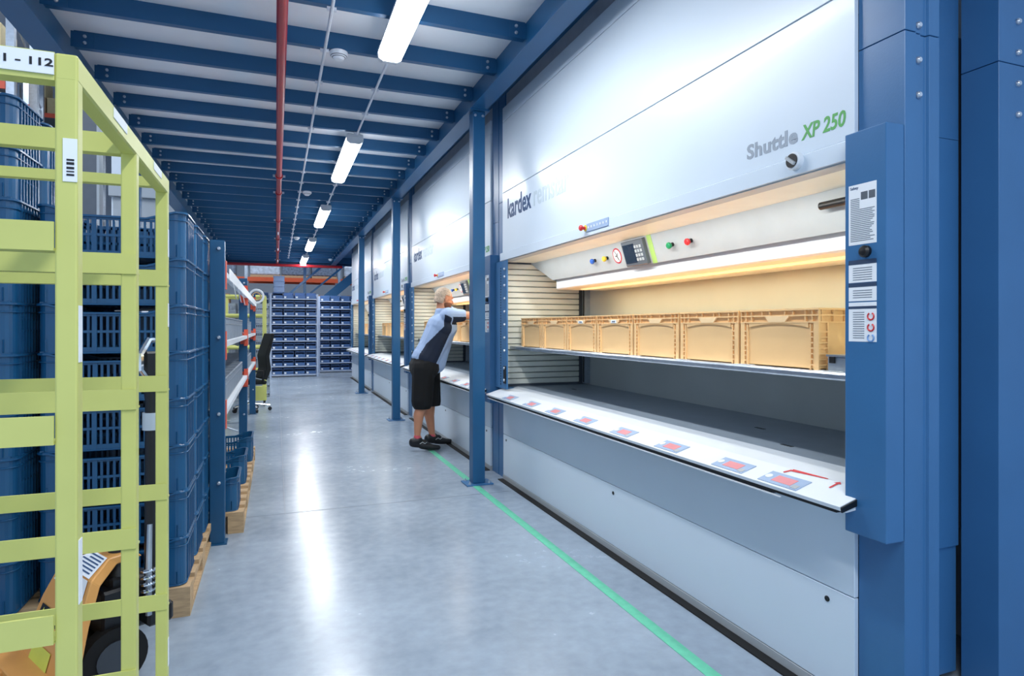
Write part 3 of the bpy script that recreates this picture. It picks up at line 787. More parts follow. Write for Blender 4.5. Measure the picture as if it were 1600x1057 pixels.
def sticker(x0, x1, y, z0, z1, bars=True, side=False):
    s_ = box('barcode_sticker', x0, x1, y-.0012, y-.0002, z0, z1, PAPER, ct)
    if bars:
        m = MB(); z = z0+.008
        while z < z1-.03: hh = random.uniform(.0015, .004); m.box(x0+.0045, x1-.0035, y-.0018, y-.0012, z, z+hh); z += hh+random.uniform(.0015, .003)
        m.build('bars', BARC, s_)
sticker(-.0035, .0135, -.0137, 1.622, 1.682)
for (y0, y1, z0, z1) in ((.19, .29, 1.777, 1.795), (.56, .66, 1.777, 1.795)): box('edge_sticker', .0140, .0150, y0, y1, z0, z1, PAPER, ct)
for (z0, z1) in ((1.37, 1.45), (1.03, 1.12)): box('edge_sticker', .0136, .0146, -.010, .006, z0, z1, PAPER, ct)
for (z0, z1) in ((1.60, 1.67), (1.42, 1.48), (.55, .62)): box('edge_sticker', .0136, .0146, .758, .772, z0, z1, PAPER, ct)
for x in (-.05, -CWID+.02):
    for y in (.04, .72):
        c = MB().tube([(x-.015, y, .055), (x+.015, y, .055)], .055, 16).build('caster', BLACKR, ct, smooth=True)
        MB().box(x-.025, x+.025, y-.03, y+.03, .115, .165).box(x-.025, x-.019, y-.02, y+.02, .05, .12).box(x+.019, x+.025, y-.02, y+.02, .05, .12).build('fork', STEEL, c)
# second, distant yellow frame
c2_ = empty('yellow_frame', (-.86, 12.0, 0), 0, 'yellow-green tubular frame behind the low rack by the office chair', 'frame')
for x in (0, .66):
    for y in (0, .6): MB().box(x-.03, x+.03, y-.03, y+.03, .1, 1.98).build('post', YEL, c2_)
for z in (1.96, 1.62, 1.05, .62):
    for y in (0, .6): MB().tube([(0, y-.0, z), (.66, y, z)], .03, 8).build('rail', YEL, c2_)
box('base_box', .42, .70, -.04, .1, .1, .35, YEL, c2_)
for x in (0, .66):
    for y in (0, .6): MB().tube([(x-.015, y, .055), (x+.015, y, .055)], .055, 12).build('caster', BLACKR, c2_)
# grey crate towers behind it
for cx_ in range(3):
    for k in range(11):
        put(gc, gu, (-.42-cx_*.62, 13.7, k*.172+.001), 0, 'grey crate, %s from the floor in the %s tower behind the yellow frame' % (ordinal(k), ['right', 'middle', 'left'][cx_]), 'grey crate towers behind the yellow frame')

# ================================================================ pallet jack
JKM = mat('pallet jack orange paint', (222, 160, 88), .4, noise=.04)
jk = empty('pallet_jack', (-.63, 2.93, 0), math.radians(212), 'pallet jack with orange forks and black tiller behind the yellow cart', 'pallet jack')
for s in (-1, 1):
    f = MB()
    f.prism([(.28, .06), (.28, .125), (1.28, .125), (1.38, .075), (1.38, .06)], 'y', s*.11, s*.27)
    f.build('fork', JKM, jk, bevel=.006, seg=2)
    MB().tube([(1.15, s*.15, .035), (1.15, s*.23, .035)], .035, 12).build('load_roller', GREYP, jk, smooth=True)
    MB().tube([(.02, s*.055, .12), (.02, s*.115, .12)], .118, 28).build('steer_wheel', BLACKR, jk, smooth=True)
    MB().tube([(.02, s*.117, .12), (.02, s*.122, .12)], .07, 20).build('wheel_hub', mat('hub grey', (60, 66, 74), .4), jk, smooth=True)
hd = MB()
SEC = [(-.07, .055, .505), (.03, .075, .505), (.12, .16, .465), (.17, .20, .34), (.24, .265, .10)]   # x, half width, height
vs = []
for x, w, z in SEC: vs += [(x, -w, z), (x, w, z), (x-.03, w, z-.03), (x-.03, -w, z-.03)]
fs = [(0, 1, 2, 3), tuple(4*(len(SEC)-1)+q for q in (3, 2, 1, 0))]
for k in range(len(SEC)-1):
    for q in range(4): fs.append((4*k+q, 4*k+4+q, 4*k+4+(q+1) % 4, 4*k+(q+1) % 4))
hd.add(vs, fs)
hd.box(.22, .32, -.265, .265, .07, .135)
hd.build('fork_bridge', JKM, jk, bevel=.004)
def on_b(s, y, k=1.):
    i = min(int(s), len(SEC)-2); f = s-i; a, b_ = SEC[i], SEC[i+1]; w = a[1]+(b_[1]-a[1])*f
    n = Vector((a[2]-b_[2], 0, b_[0]-a[0])).normalized()*.003*k
    return Vector((a[0]+(b_[0]-a[0])*f, y*w, a[2]+(b_[2]-a[2])*f))+n
def patch(name, s0, s1, y0, y1, m, par, k=1.):
    return MB().add([on_b(s0, y0, k), on_b(s0, y1, k), on_b(s1, y1, k), on_b(s1, y0, k)], [(0, 1, 2, 3)]).build(name, m, par)
st = patch('instruction_sticker', 1.02, 1.98, -.85, .85, PAPER, jk)
st2 = patch('instruction_sticker', 2.02, 2.45, -.85, .85, PAPER, jk)
for q in range(6): patch('print', 1.1+q*.14, 1.16+q*.14, -.7+.3*(q % 2), .7, NAVY, st, 1.4)
patch('print', 2.1, 2.3, -.6, -.2, NAVY, st2, 1.4); patch('print', 2.1, 2.3, .1, .6, INK, st2, 1.4)
wn = patch('warning_sticker', 3.08, 3.28, -.8, .1, BLACK, jk)
MB().add([on_b(3.25, -.72, 1.5), on_b(3.25, -.56, 1.5), on_b(3.11, -.64, 1.5)], [(0, 1, 2)]).build('warning_triangle', mat('sticker yellow', (214, 220, 90), .5), wn)
patch('yellow_sticker', 3.60, 3.92, -.55, .2, mat('sticker yellow', (214, 220, 90), .5), jk)
MB().lathe([(0, .12), (.05, .12), (.05, .42), (.035, .44), (.035, .56), (0, .56)], 20, M=Matrix.Translation((-.03, 0, 0))).build('pump', BLACK, jk, smooth=True)
MB().box(-.16, .06, -.09, .09, .20, .38).prism([(-.17, .38), (.02, .42), (.02, .20), (-.17, .20)], 'y', -.06, .06).build('pump_housing', BLACK, jk, bevel=.01)
# tiller
Ri = Matrix.Rotation(-math.radians(212), 4, 'Z')
def jl(p): return Ri @ (Vector(p)-Vector((-.63, 2.93, 0)))
MB().tube([jl((-.47, 2.90, .30)), jl((-.475, 2.90, 1.12)), jl((-.48, 2.90, 1.20))], [.034, .026, .03], 12).build('tiller', BLACK, jk, smooth=True)
lp_ = [(-.485, 2.88, 1.20), (-.505, 2.83, 1.25), (-.505, 2.83, 1.31), (-.485, 2.88, 1.365), (-.455, 2.95, 1.365), (-.440, 3.0, 1.31), (-.445, 3.0, 1.25)]
MB().tube([jl(p) for p in lp_], .014, 8, closed=True).build('handle_loop', CHROME, jk, smooth=True)
MB().box(-.03, .03, -.02, .02, 0, .16, M=Matrix.Translation(jl((-.475, 2.88, 1.16)))).build('lever_block', BLACK, jk, bevel=.008)
MB().tube([jl((-.475, 2.9, 1.0)), jl((-.475, 2.9, 1.07))], .036, 12).build('tape_wrap', mat('clear tape', (190, 200, 208), .2), jk, smooth=True)
sp = [jl((-.475+.028*math.cos(a), 2.83+.028*math.sin(a), .30+a*.0042)) for a in [k*PI/5 for k in range(61)]]
MB().tube(sp, .005, 6).build('spring', CHROME, jk, smooth=True)
MB().tube([jl((-.475, 2.83, .27)), jl((-.475, 2.83, .45)), jl((-.478, 2.87, .62))], [.012, .012, .01], 8).build('spring_rod', STEEL, jk)
MB().box(-.05, .05, -.05, .05, .22, .30, M=Matrix.Translation(jl((-.46, 2.89, 0)))).build('tiller_foot', BLACK, jk, bevel=.01)

# ================================================================ office chair
CHB = mat('black chair fabric', (14, 20, 22), .8, bump=.1)
ch = empty('office_chair', (-.40, 11.35, 0), math.radians(200), 'black high-backed office chair on chrome base beside the rack', 'chair')
prof = [(-.20, .50), (-.16, .52), (.2, .54), (.27, .52), (.27, .47), (-.18, .45)]
MB().prism(prof, 'y', -.23, .23).build('seat', CHB, ch, bevel=.02, seg=2)
prof = [(-.20, .52), (-.27, .70), (-.24, .92), (-.33, 1.30), (-.29, 1.31), (-.17, .93), (-.19, .72), (-.14, .55)]
MB().prism(prof, 'y', -.21, .21).build('backrest', CHB, ch, bevel=.015, seg=2)
for s in (-1, 1): MB().tube([(-.12, s*.25, .5), (-.1, s*.28, .68), (.12, s*.28, .69)], .02, 8).build('armrest', BLACK, ch, smooth=True)
MB().tube([(0, 0, .1), (0, 0, .46)], .025, 10).build('gas_column', CHROME, ch, smooth=True)
for k in range(5):
    a = 2*PI*k/5+.3; l = MB().tube([(0, 0, .13), (.30*math.cos(a), .30*math.sin(a), .09)], [.022, .014], 8).build('base_arm', CHROME, ch, smooth=True)
    x, y = .30*math.cos(a), .30*math.sin(a)
    MB().tube([(x-.02*math.sin(a), y+.02*math.cos(a), .032), (x+.02*math.sin(a), y-.02*math.cos(a), .032)], .032, 12).build('caster', BLACK, l, smooth=True)

# ================================================================ far shelves with small bins
def make_bin():
    t = empty('small_bin', (0, 0, 0)); w, h, d = .272, .165, .38
    b = MB(); H = w/2
    b.box(-H, H, 0, d, 0, .006)
    for s in (-1, 1):
        b.prism([(0, 0), (0, .075), (.03, .085), (.05, h), (d, h), (d, 0)], 'x', s*H, s*(H-.006))
    b.box(-H, H, 0, .006, 0, .088); b.box(-H, H, d-.006, d, 0, h)
    b.box(-H-.003, -H+.008, .05, d, h-.006, h+.003); b.box(H-.008, H+.003, .05, d, h-.006, h+.003); b.box(-H, H, .04, .055, h-.025, h+.003)
    b.build('body', BIN, t)
    MB().box(-H+.02, -H+.075, -.002, 0, .012, .062).build('label', PAPER, t)
    return t
bn = make_bin(); bu = [0]
SHM = mat('shelf light metal', (178, 194, 220), .4, noise=.03)
def shelf(x0, x1, y, label, levels, pitch, z0, n, tall, which, cut=None):
    t = empty('bin_shelf', (x0, y, 0), 0, label, 'shelf unit', 'shelf units with blue bins')
    w = x1-x0
    for x in (0, w):
        for yy in (0, .42): MB().box(x-.022, x+.022, yy-.02, yy+.02, 0, tall).build('upright', SHM, t)
    box('dark_backing', 0, w, .425, .43, .04, tall-.02, mat('dark shelf backing', (60, 84, 124), .6), t)  # dark sheet added so the shelf bays look dark inside
    for k in range(levels):
        z = z0+k*pitch; box('shelf_board', .022, w-.022, -.01, .44, z-.03, z, SHM, t)
        for j in range(n):
            bw = (w-.05)/n; cx = x0+.025+bw*(j+.5)
            o = put(bn, bu, (cx+random.uniform(-.008, .008), y+.01+random.uniform(0, .02), z+.0005), 0,
                'small blue bin, %s from left, level %s from floor, %s' % (ordinal(j), ['one', 'two', 'three', 'four', 'five', 'six', 'seven', 'eight', 'nine', 'ten'][k], which), 'blue bins on the far shelves', 'bin')
    return t
shelf(-.14, 1.11, 18.65, 'far shelf unit full of blue bins, at left of the corridor end', 10, .2385, .075, 4, 2.36, 'left far shelf unit')
shelf(1.24, 2.50, 20.0, 'far shelf unit with blue bins, set back at right of the corridor end', 10, .2385, .075, 4, 2.36, 'right far shelf unit')
shelf(-.80, -.18, 18.8, 'narrow shelf unit partly hidden behind the office chair', 10, .2385, .075, 2, 2.36, 'narrow far shelf unit')
def carton(name, w, d, h, m, loc, label, group, rz=0, tape=True):
    t = empty(name, loc, rz, label, 'carton', group)
    MB().box(-w/2, w/2, -d/2, d/2, 0, h).build('body', m, t, bevel=.006)
    if tape: MB().box(-.03, .03, -d/2-.002, d/2+.002, h*.7, h+.002).build('tape', mat('packing tape', (200, 180, 140), .3), t)
    MB().box(w*.12, w*.38, -d/2-.003, -d/2, h*.55, h*.8).build('label', PAPER, t)
    return t
# three pale totes on top of the left shelf
tt = MB(); H = .145
def make_tote():
    t = empty('pale_tote'); b = MB()
    b.box(-H, H, 0, .38, 0, .006)
    for s in (-1, 1): b.box(s*H, s*(H-.005), 0, .38, 0, .15)
    b.box(-H, H, 0, .005, 0, .15); b.box(-H, H, .375, .38, 0, .15); b.build('body', TOTE, t)
    r = MB(); ring(r, .31, .40, .015, .014, .14, .15, 3); r.build('rim', TOTE, t, loc=(0, .19, 0)); return t
to = make_tote(); tu = [0]
for k in range(3):
    put(to, tu, (.075, 18.70, 2.395+k*.155), 0, ['lowest of three pale blue totes stacked on the far left shelf', 'middle of three pale blue totes on the far shelf', 'topmost pale blue tote on the far left shelf'][k], 'pale blue totes on the far shelf', 'tote')

# ================================================================ far pallet rack and bracing
fr = empty('pallet_rack', (-3.9, 24.0, 0), 0, 'far pallet rack with thick orange beams behind the bin shelves', 'rack')
for x in (0, 2.9, 6.1, 9.0):
    for y in (0, 1.1): MB().box(x-.05, x+.05, y-.04, y+.04, 0, 6.5).build('upright', STEEL, fr)
    b = MB(); z = .3
    while z < 6: b.tube([(x, 0, z), (x, 1.1, z+.5)], .02, 6); b.tube([(x, 1.1, z+.5), (x, 0, z+1)], .02, 6); z += 1
    b.build('frame_brace', STEEL, fr)
for z in (1.6, 3.2, 5.4):
    for y, dz in ((-.05, 0), (1.1, 0)):
        for a, b_ in ((0, 2.9), (2.9, 6.1), (6.1, 9.0)): box('beam', a+.05, b_-.05, y-.03, y+.03, z-.15, z, ORANGE, fr)
WRAP = mat('wrapped load film', (110, 122, 140), .25, noise=.35, nscale=14, bump=.5, bscale=18)
WRAP2 = mat('pale wrapped load film', (190, 200, 212), .22, noise=.25, nscale=10, bump=.5, bscale=14)
for k, (x, w, h, m) in enumerate(((-.37, 1.0, 1.3, WRAP2), (.68, .98, 1.25, WRAP), (1.68, .9, 1.3, WRAP), (2.85, .9, .5, WRAP2), (-1.9, 1.1, 1.2, WRAP))):
    t = empty('wrapped_pallet_load', (x, 24.53, 3.202), 0, ['pale film-wrapped pallet load on the orange beam, above the pale totes', 'grey film-wrapped load right of the pale one on the orange beam',
        'grey film-wrapped load behind the blue brace', 'low white wrapped load at far right of the orange beam', 'grey wrapped load at the left end of the far rack'][k], 'pallet load', 'wrapped loads on the far rack')
    MB().box(-w/2, w/2, -.5, .5, .09, h).build('goods', m, t, bevel=.04)
    MB().box(-w/2, w/2, -.5, .5, .0, .088).build('pallet', WOOD, t)
for k, cx_ in enumerate((-3.2, -2.0, -.35, .65, 1.65, 2.95)):
    carton('carton', .9, .9, 1.0, mat('brown cardboard', (176, 142, 104), .7, noise=.08), (cx_, 24.53, 1.602), '%s brown carton from the left under the far orange beam' % ordinal(k), 'cartons low on the far rack')
sb = empty('steel_brace_frame', (.0, 21.4, 0), 0, 'blue diagonal steel braces behind the bin shelves', 'brace')
def pbar(p1, p2, Y, w, m=DBLUE, nm='brace'):
    a, b_ = P(*p1, Y)-Vector((0, 21.4, 0)), P(*p2, Y)-Vector((0, 21.4, 0)); d = (b_-a).normalized(); n = Vector((-d.z, 0, d.x))*w/2; q = Vector((0, .05, 0))
    MB().add([a-n, b_-n, b_+n, a+n, a-n+q, b_-n+q, b_+n+q, a+n+q], [(0, 1, 2, 3), (7, 6, 5, 4), (0, 4, 5, 1), (1, 5, 6, 2), (2, 6, 7, 3), (3, 7, 4, 0)]).build(nm, m, sb)
pbar((380, 520), (506, 414), 21.4, .075); pbar((474, 640), (476.5, 414), 21.5, .09, nm='post'); pbar((440, 495), (540, 414), 21.6, .06); pbar((480, 492), (560, 426), 21.2, .28, nm='stair_stringer')
# left hall column with grey cladding behind
hw = empty('white_machine_housing', (-2.6, 12.2, 0), 0, 'white machine housing with grey ledge seen through the yellow cart', 'machine')
box('housing_body', 0, 1.02, 0, .8, 0, 6.6, WHITE2, hw); box('ledge', -.02, 1.02, -.12, 0, 3.62, 3.86, GREYP, hw); box('lower_cladding', .03, 1.0, -.03, 0, 2.2, 3.6, GREYP, hw)
gcm = empty('grey_steel_column', (-2.92, 12.3, 0), 0, 'grey steel column left of the white machine housing', 'column')
box('shaft', -.11, .11, -.1, .1, 0, 7.6, DGREY, gcm); box('flange', -.14, -.11, -.12, .12, 0, 7.6, GREYP, gcm); box('flange', .11, .15, -.12, .12, 0, 7.6, GREYP, gcm)

# ================================================================ tall racks with cartons, far left
CARD = mat('brown cardboard', (176, 142, 104), .7, noise=.08); CARD2 = mat('pale cardboard', (206, 186, 140), .65, noise=.06)
def tall_rack(x0, bays, y, bayw, label, top, levels, group, nm):
    t = empty('tall_rack', (x0, y, 0), 0, label, 'rack', 'tall pallet racks at far left')
    for k in range(bays+1):
        x = -k*bayw
        for yy in (0, 1.1): MB().box(x-.06, x+.06, yy-.05, yy+.05, 0, top).build('upright', STEEL, t)
        z = .4; up = True
        while z < top-.7:
            MB().tube([(x, 0 if up else 1.1, z), (x, 1.1 if up else 0, z+.65)], .022, 6).build('frame_brace', STEEL, t); z += .65; up = not up
    for k in range(bays):
        for z in levels:
            for yy in (-.05, 1.15): box('beam', -(k+1)*bayw+.06, -k*bayw-.06, yy-.03, yy+.03, z-.13, z, ORANGE2, t)
            box('shelf_mesh', -(k+1)*bayw+.06, -k*bayw-.06, -.05, 1.15, z-.14, z-.13, DGREY, t)
    c = 0
    for li, z in enumerate(levels):
        for k in range(bays):
            for j in range(3):
                w = bayw*.28; xx = x0-k*bayw-bayw*(.2+.3*j)
                st_ = 2 if (j+k+li) % 3 else 1
                for s in range(st_):
                    carton('carton', w, .7, .52, CARD2 if (j+s+li) % 2 else CARD, (xx, y+.42, z+.002+s*.525), 'cardboard box, %s from right, %s layer, level %s of the %s' % (ordinal(j+3*k), ['bottom', 'upper'][s], ['one', 'two', 'three', 'four', 'five'][li], nm), group, tape=False)
    return t
tall_rack(-4.25, 1, 13.0, 2.7, 'tall steel pallet rack with cartons at the top left, nearer one', 7.4, (2.9, 4.35, 5.6), 'cartons on the nearer tall rack', 'nearer tall rack')
tall_rack(-6.2, 1, 20.0, 2.7, 'tall steel pallet rack with orange beams, farther one at top left', 8.5, (3.2, 5.0, 6.4), 'cartons on the farther tall rack', 'farther tall rack')
tall_rack(-5.35, 1, 23.0, 2.0, 'slim far rack bay seen through the gaps of the yellow cart', 8.8, (4.6, 6.4, 8.0), 'cartons on the slim far rack', 'slim far rack')
# ================================================================ the man at the second machine
SKIN = mat('skin', (206, 142, 108), .5, noise=.05, nscale=10)
SHIRT = mat('shirt pale blue', (150, 172, 206), .8, noise=.04, bump=.15, bscale=25)
SHNAVY = mat('shirt navy', (10, 26, 50), .8, bump=.1)
SHORTS = mat('black shorts', (4, 5, 8), .85, bump=.15, bscale=20)
HAIR = mat('short grey blond hair', (200, 178, 156), .8, noise=.25, nscale=60, bump=.5, bscale=150)
BEARD = mat('brown beard', (112, 70, 50), .85, noise=.2, nscale=80, bump=.4, bscale=160)
SHOE = mat('black shoe', (16, 20, 24), .5, bump=.1)
SOCK = mat('red sock', (214, 92, 104), .9, bump=.2)
def capsule(mb, a, b, ra, rb, n=14, flat=None):
    """tapered limb with round ends; flat=(axis vector, factor) squashes the section"""
    a, b = Vector(a), Vector(b); d = (b-a); L = d.length; d.normalize()
    ref = Vector((0, 1, 0)) if abs(d.y) < .9 else Vector((1, 0, 0))
    u = d.cross(ref).normalized(); v = d.cross(u)
    rows = []
    for k in range(1, 5): q = -PI/2+PI/2*k/4; rows.append((a+d*(ra*math.sin(q)), ra*math.cos(q)))
    for k in range(1, 4): rows.append((a.lerp(b, k/4), ra+(rb-ra)*k/4))
    for k in range(0, 4): q = PI/2*k/4; rows.append((b+d*(rb*math.sin(q)), rb*math.cos(q)))
    vs = [a-d*ra]; 
    for c, r in rows:
        for j in range(n):
            t = 2*PI*j/n; o = (u*math.cos(t)+v*math.sin(t))*r
            if flat: fa = Vector(flat[0]).normalized(); o = o-fa*o.dot(fa)*(1-flat[1])
            vs.append(c+o)
    vs.append(b+d*rb); m = len(rows); fs = [(0, 1+(j+1) % n, 1+j) for j in range(n)]
    for i in range(m-1):
        for j in range(n): fs.append((1+i*n+j, 1+i*n+(j+1) % n, 1+(i+1)*n+(j+1) % n, 1+(i+1)*n+j))
    fs += [(1+(m-1)*n+j, 1+(m-1)*n+(j+1) % n, 1+m*n) for j in range(n)]
    mb.add(vs, fs)
def ell(mb, c, r, rot=None, n=14, k_=9):
    M = Matrix.Translation(Vector(c)) @ (rot if rot is not None else Matrix.Identity(4)) @ Matrix.Diagonal((*r, 1))
    vs = [(0, 0, -1)]; fs = []
    for i in range(1, k_):
        q = -PI/2+PI*i/k_
        for j in range(n): vs.append((math.cos(q)*math.cos(2*PI*j/n), math.cos(q)*math.sin(2*PI*j/n), math.sin(q)))
    vs.append((0, 0, 1)); e = len(vs)-1
    fs += [(0, 1+(j+1) % n, 1+j) for j in range(n)]
    for i in range(k_-2):
        for j in range(n): fs.append((1+i*n+j, 1+i*n+(j+1) % n, 1+(i+1)*n+(j+1) % n, 1+(i+1)*n+j))
    fs += [(1+(k_-2)*n+j, 1+(k_-2)*n+(j+1) % n, e) for j in range(n)]
    mb.add(vs, fs, M=M)
def fuse(mb, name, mats, parent, vox=.007, sm=4, pick=None):
    me = mb.mesh('raw', mats[0] if isinstance(mats, (list, tuple)) else mats); o = inst(name, me)
    r = o.modifiers.new('r', 'REMESH'); r.mode = 'VOXEL'; r.voxel_size = vox
    s = o.modifiers.new('s', 'SMOOTH'); s.iterations = sm; s.factor = .5
    dg = bpy.context.evaluated_depsgraph_get(); me2 = bpy.data.meshes.new_from_object(o.evaluated_get(dg))
    bpy.data.objects.remove(o); me2.name = name
    me2.materials.clear()
    for m in (mats if isinstance(mats, (list, tuple)) else [mats]): me2.materials.append(m)
    for p in me2.polygons:
        p.use_smooth = True
        p.material_index = pick(p.center) if pick else 0
    o = inst(name, me2, parent); return o
man = empty('person', (0, 0, 0), 0, 'bearded man in pale blue and navy shirt and black shorts leaning into the second machine', 'person')
YR, YL = 6.98, 7.28            # right (near camera) and left side
YC = 7.13
# joints
hipC = P(664, 568, YC); 
hipR = P(662, 572, YR+.05); hipL = P(670, 570, YL-.05)
kneeR = P(659, 634, YR+.02); kneeL = P(672, 634, YL-.03)
ankR = P(652, 683, YR+.03); ankL = P(675, 681, YL-.02)
shR = P(701, 494, YR-.05); shL = P(700, 490, YL+.04)
chest = P(690, 512, YC); waist = P(673, 548, YC); neck = P(693, 489, YC)
elbR = P(731, 493, YR-.06)
wrR = Vector((2.36, YR-.02, 1.545))
headC = P(694, 468, YC)
print('man', hipC, kneeR, ankR, shR, elbR, headC)
sk = MB()
for h, k, a in ((hipR, kneeR, ankR), (hipL, kneeL, ankL)):
    capsule(sk, h, k, .085, .062); 
    calf = k.lerp(a, .30)+Vector((-.018, 0, 0))
    capsule(sk, k, calf, .060, .062); capsule(sk, calf, a+Vector((0, 0, .02)), .060, .036); capsule(sk, a+Vector((0, 0, .02)), a+Vector((.02, 0, -.03)), .036, .035)
capsule(sk, hipC, waist, .14, .13); capsule(sk, waist, chest, .13, .15); capsule(sk, shR, shL, .065, .065)
capsule(sk, chest, neck, .10, .06); capsule(sk, neck+Vector((-.03, 0, -.02)), headC+Vector((-.03, 0, -.05)), .062, .058)
wrL = Vector((2.38, YL+.02, 1.56)); elbL = Vector((elbR.x+.02, YL+.08, elbR.z+.01))
def hand(mb, w, dirv, side):
    d = dirv.normalized(); up = Vector((0, 0, 1)); lat = d.cross(up).normalized()
    pc = w+d*.055
    capsule(mb, w, pc+d*.02, .027, .036, flat=(tuple(up), .6))
    for i, (o, L) in enumerate(((-.03, .068), (-.010, .080), (.010, .076), (.030, .058))):
        a = w+d*.085+lat*o; b = a+d*(L*.55)+up*-.008; c = b+d*(L*.35)+up*-.028
        capsule(mb, a, b, .0095, .009, 8); capsule(mb, b, c, .009, .008, 8)
    a = w+d*.03+lat*(.03*side); b = a+d*.035+lat*(.026*side)+up*-.012; c = b+d*.028+lat*.004*side+up*-.014
    capsule(mb, a, b, .012, .0105, 8); capsule(mb, b, c, .0105, .009, 8)
for s, e, w, side in ((shR, elbR, wrR, 1), (shL, elbL, wrL, -1)):
    capsule(sk, s, e, .058, .045); mid = e.lerp(w, .35); capsule(sk, e, mid, .045, .043); capsule(sk, mid, w, .043, .028)
    hand(sk, w, (w-e), side)
# head: looks along +x, down a little
HR = Matrix.Rotation(math.radians(14), 4, 'Y') @ Matrix.Rotation(math.radians(6), 4, 'Z')
def hp(x, y, z): return headC+(HR @ Vector((x, y, z)))
ell(sk, hp(-.012, 0, .03), (.104, .080, .100), HR); ell(sk, hp(.03, 0, -.035), (.068, .062, .085), HR)
ell(sk, hp(.03, 0, -.085), (.062, .05, .035), HR)
capsule(sk, hp(.088, 0, .022), hp(.112, 0, -.018), .010, .016, 8)                  # nose
capsule(sk, hp(.085, -.035, .036), hp(.085, .035, .036), .012, .012, 8)      # brow
capsule(sk, hp(.082, -.02, -.052), hp(.082, .02, -.052), .010, .010, 8)      # lips
for s in (-1, 1): ell(sk, hp(-.005, s*.082, .0), (.018, .010, .034), HR, 10, 7)
body_ = fuse(sk, 'body', SKIN, man, .0055, 3)
# hair cap and beard
hm = MB(); ell(hm, hp(-.020, 0, .040), (.105, .086, .099), HR, 24, 14); ell(hm, hp(-.050, 0, -.01), (.070, .076, .080), HR, 20, 12)
me = fuse(hm, 'hair', HAIR, man, .006, 1)
bm2 = bmesh.new(); bm2.from_mesh(me.data); inv = HR.inverted()
dele = []
for v in bm2.verts:
    q = inv @ (v.co-headC)
    if (q.x > .055-.25*max(0, .06-q.z) and q.z < .11) or (q.x > -.02 and q.z < .045 ) or q.z < -.06: dele.append(v)
bmesh.ops.delete(bm2, geom=dele, context='VERTS'); bm2.to_mesh(me.data); bm2.free()
bd = MB(); ell(bd, hp(.036, 0, -.062), (.073, .069, .068), HR, 20, 12)
me = fuse(bd, 'beard', BEARD, man, .006, 1)
bm2 = bmesh.new(); bm2.from_mesh(me.data); dele = []
for v in bm2.verts:
    q = inv @ (v.co-headC)
    if q.z > -.020-.25*max(0, q.x-.06)-.0*q.x or (q.x > .09 and q.z > -.062 and q.z < -.045): dele.append(v)
bmesh.ops.delete(bm2, geom=dele, context='VERTS'); bm2.to_mesh(me.data); bm2.free()
EYE = mat('eye white', (230, 230, 228), .3)
for s in (-1, 1):
    e = MB(); ell(e, hp(.083, s*.030, .014), (.010, .012, .008), HR, 10, 7); e = e.build('eye', EYE, man, smooth=True)
    e2 = MB(); ell(e2, hp(.0905, s*.030, .013), (.004, .0055, .0055), HR, 8, 6); e2.build('pupil', BLACK, e)
# shirt
sh = MB()
dn = (waist-chest).normalized()
capsule(sh, chest+Vector((0, -.085, .0)), chest+Vector((0, .085, .0)), .165, .165)
capsule(sh, waist+Vector((0, -.06, 0)), waist+Vector((0, .06, 0)), .155, .155)
hem = hipC+Vector((.01, 0, .05))
capsule(sh, hem+Vector((0, -.06, 0)), hem+Vector((0, .06, 0)), .160, .160)
for s in (-1, 1):
    o_ = Vector((0, s*.075, 0)); capsule(sh, chest+o_, waist+o_*.85, .162, .152); capsule(sh, waist+o_*.85, hem+o_*.85, .152, .158)
    o2 = Vector((.085, s*.04, -.01)); capsule(sh, chest+o2*.5, waist+o2, .125, .125); capsule(sh, waist+o2, hem+o2+Vector((.03, 0, -.05)), .125, .110)
sR, sL = shR+Vector((0, .05, 0)), shL-Vector((0, .05, 0))
capsule(sh, sR, sL, .092, .092); capsule(sh, chest, neck+Vector((-.025, 0, .0)), .15, .080)
seR = sR.lerp(elbR, .70); seL = sL.lerp(elbL, .65)
capsule(sh, shR, seR, .088, .074); capsule(sh, shL, seL, .088, .074)
# navy side panels and underside of the sleeve
def shirt_pick(c):
    side = YC-c.y
    ax = (hem-chest).normalized(); q = c-chest; t_ = q.dot(ax); lateral = abs(c.y-YC)
    px = (CS*c.x-SN*c.y); d = SN*c.x+CS*c.y
    # arm region
    if c.x > shR.x+.02 and c.z > shR.z-.10 and lateral > .12:
        return 1 if c.z < shR.z-.008 and c.x > shR.x+.03 else 0
    if lateral > .155:
        # panel leans with the torso; narrows to the armpit
        axis_x = chest.x+(hem.x-chest.x)*max(0, min(1, t_/(hem-chest).length))
        w = .045+.055*max(0, min(1, t_/.35)); off = c.x-axis_x+.02-.035*(1-max(0, min(1, t_/.35)))
        if abs(off) < w and t_ > -.12: return 1
    return 0
shirt = fuse(sh, 'shirt', [SHIRT, SHNAVY], man, .0075, 5, shirt_pick)
bm2 = bmesh.new(); bm2.from_mesh(shirt.data)      # open the sleeves and hem cleanly
bmesh.ops.delete(bm2, geom=[v for v in bm2.verts if v.co.x > seR.x+.040 and v.co.y < YC], context='VERTS'); bmesh.ops.delete(bm2, geom=[v for v in bm2.verts if v.co.x > seL.x+.04 and v.co.y >= YC and v.co.z > chest.z-.12 and v.co.y > YC+.10], context='VERTS'); bm2.to_mesh(shirt.data); bm2.free()
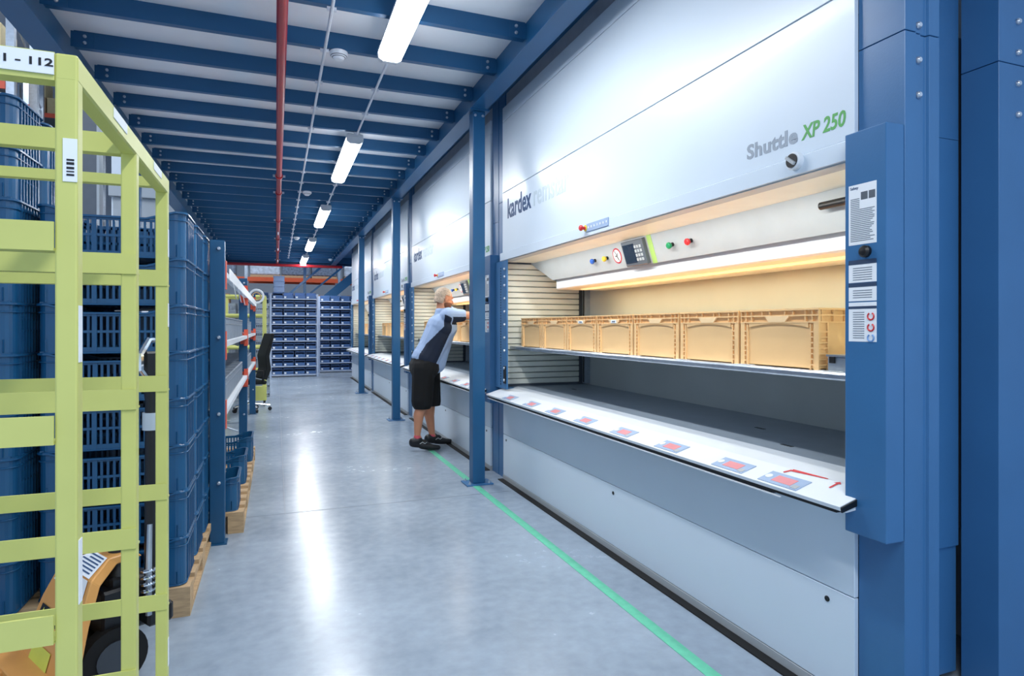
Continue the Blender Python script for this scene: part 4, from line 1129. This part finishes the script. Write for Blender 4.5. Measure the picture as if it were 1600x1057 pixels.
# piping
# shorts
so = MB()
wa = hipC+Vector((0, 0, .035))
capsule(so, wa+Vector((0, -.065, 0)), wa+Vector((0, .065, 0)), .150, .150)
capsule(so, hipC+Vector((-.01, -.07, -.04)), hipC+Vector((-.01, .07, -.04)), .165, .165)
for h, k in ((hipR, kneeR), (hipL, kneeL)):
    e = k+Vector((.005, 0, .045)); capsule(so, h+Vector((0, 0, -.03)), h.lerp(e, .5), .138, .128); capsule(so, h.lerp(e, .5), e, .128, .125)
shorts = fuse(so, 'shorts', SHORTS, man, .0075, 4)
bm2 = bmesh.new(); bm2.from_mesh(shorts.data); zc = min(kneeR.z, kneeL.z)-.0
r_ = bmesh.ops.bisect_plane(bm2, geom=bm2.verts[:]+bm2.edges[:]+bm2.faces[:], plane_co=(0, 0, zc), plane_no=(0, 0, -1), clear_outer=True)
bm2.to_mesh(shorts.data); bm2.free()
# socks and shoes
for nm, a, heel, toe in (('near', ankR, P(642, 694, YR+.04), P(678, 704, YR+.0)), ('far', ankL, P(670, 688, YL-.02), P(703, 693, YL+.02))):
    s = MB(); capsule(s, a+Vector((.0, 0, .0)), a+Vector((.008, 0, -.035)), .041, .040); fuse(s, 'sock', SOCK, man, .006, 2)
    s = MB(); d = (toe-heel); d.z = 0; d.normalize(); lat = Vector((-d.y, d.x, 0))
    hz = .075 if nm == 'near' else .05
    h0 = Vector((a.x, a.y, 0))+d*-.045; 
    h0.z = .062+hz*.45; ball = h0+d*.20; ball.z = .040; tp_ = h0+d*.275; tp_.z = .034
    capsule(s, h0, h0.lerp(ball, .6)+Vector((0, 0, .02)), .050, .050, flat=(tuple(lat), .85)); capsule(s, h0.lerp(ball, .5), ball, .052, .044, flat=((0, 0, 1), .9)); capsule(s, ball, tp_, .046, .036, flat=((0, 0, 1), .8))
    capsule(s, h0+Vector((0, 0, .01)), Vector((a.x+.01, a.y, a.z-.045)), .050, .052)
    so_ = fuse(s, 'shoe', SHOE, man, .006, 3)
    for v in so_.data.vertices: v.co.z = max(v.co.z, .012)
    q = MB()
    for k_ in range(4):
        c = h0.lerp(ball, .35+.15*k_)+Vector((0, 0, .055-.006*k_)); q.tube([c-lat*.03, c+Vector((0, 0, .008)), c+lat*.03], .004, 5)
    q.build('laces', DGREY, so_)
    q = MB(); c = h0+d*.10-lat*.0; 
    sd = -1 if lat.y > 0 else 1
    b0 = c+lat*(sd*.052)+Vector((0, 0, -.005)); q.tube([b0-d*.03, b0+Vector((0, 0, .018)), b0+d*.03, b0+d*.05+Vector((0, 0, .016))], .004, 5); q.build('side_print', GREYP, so_)
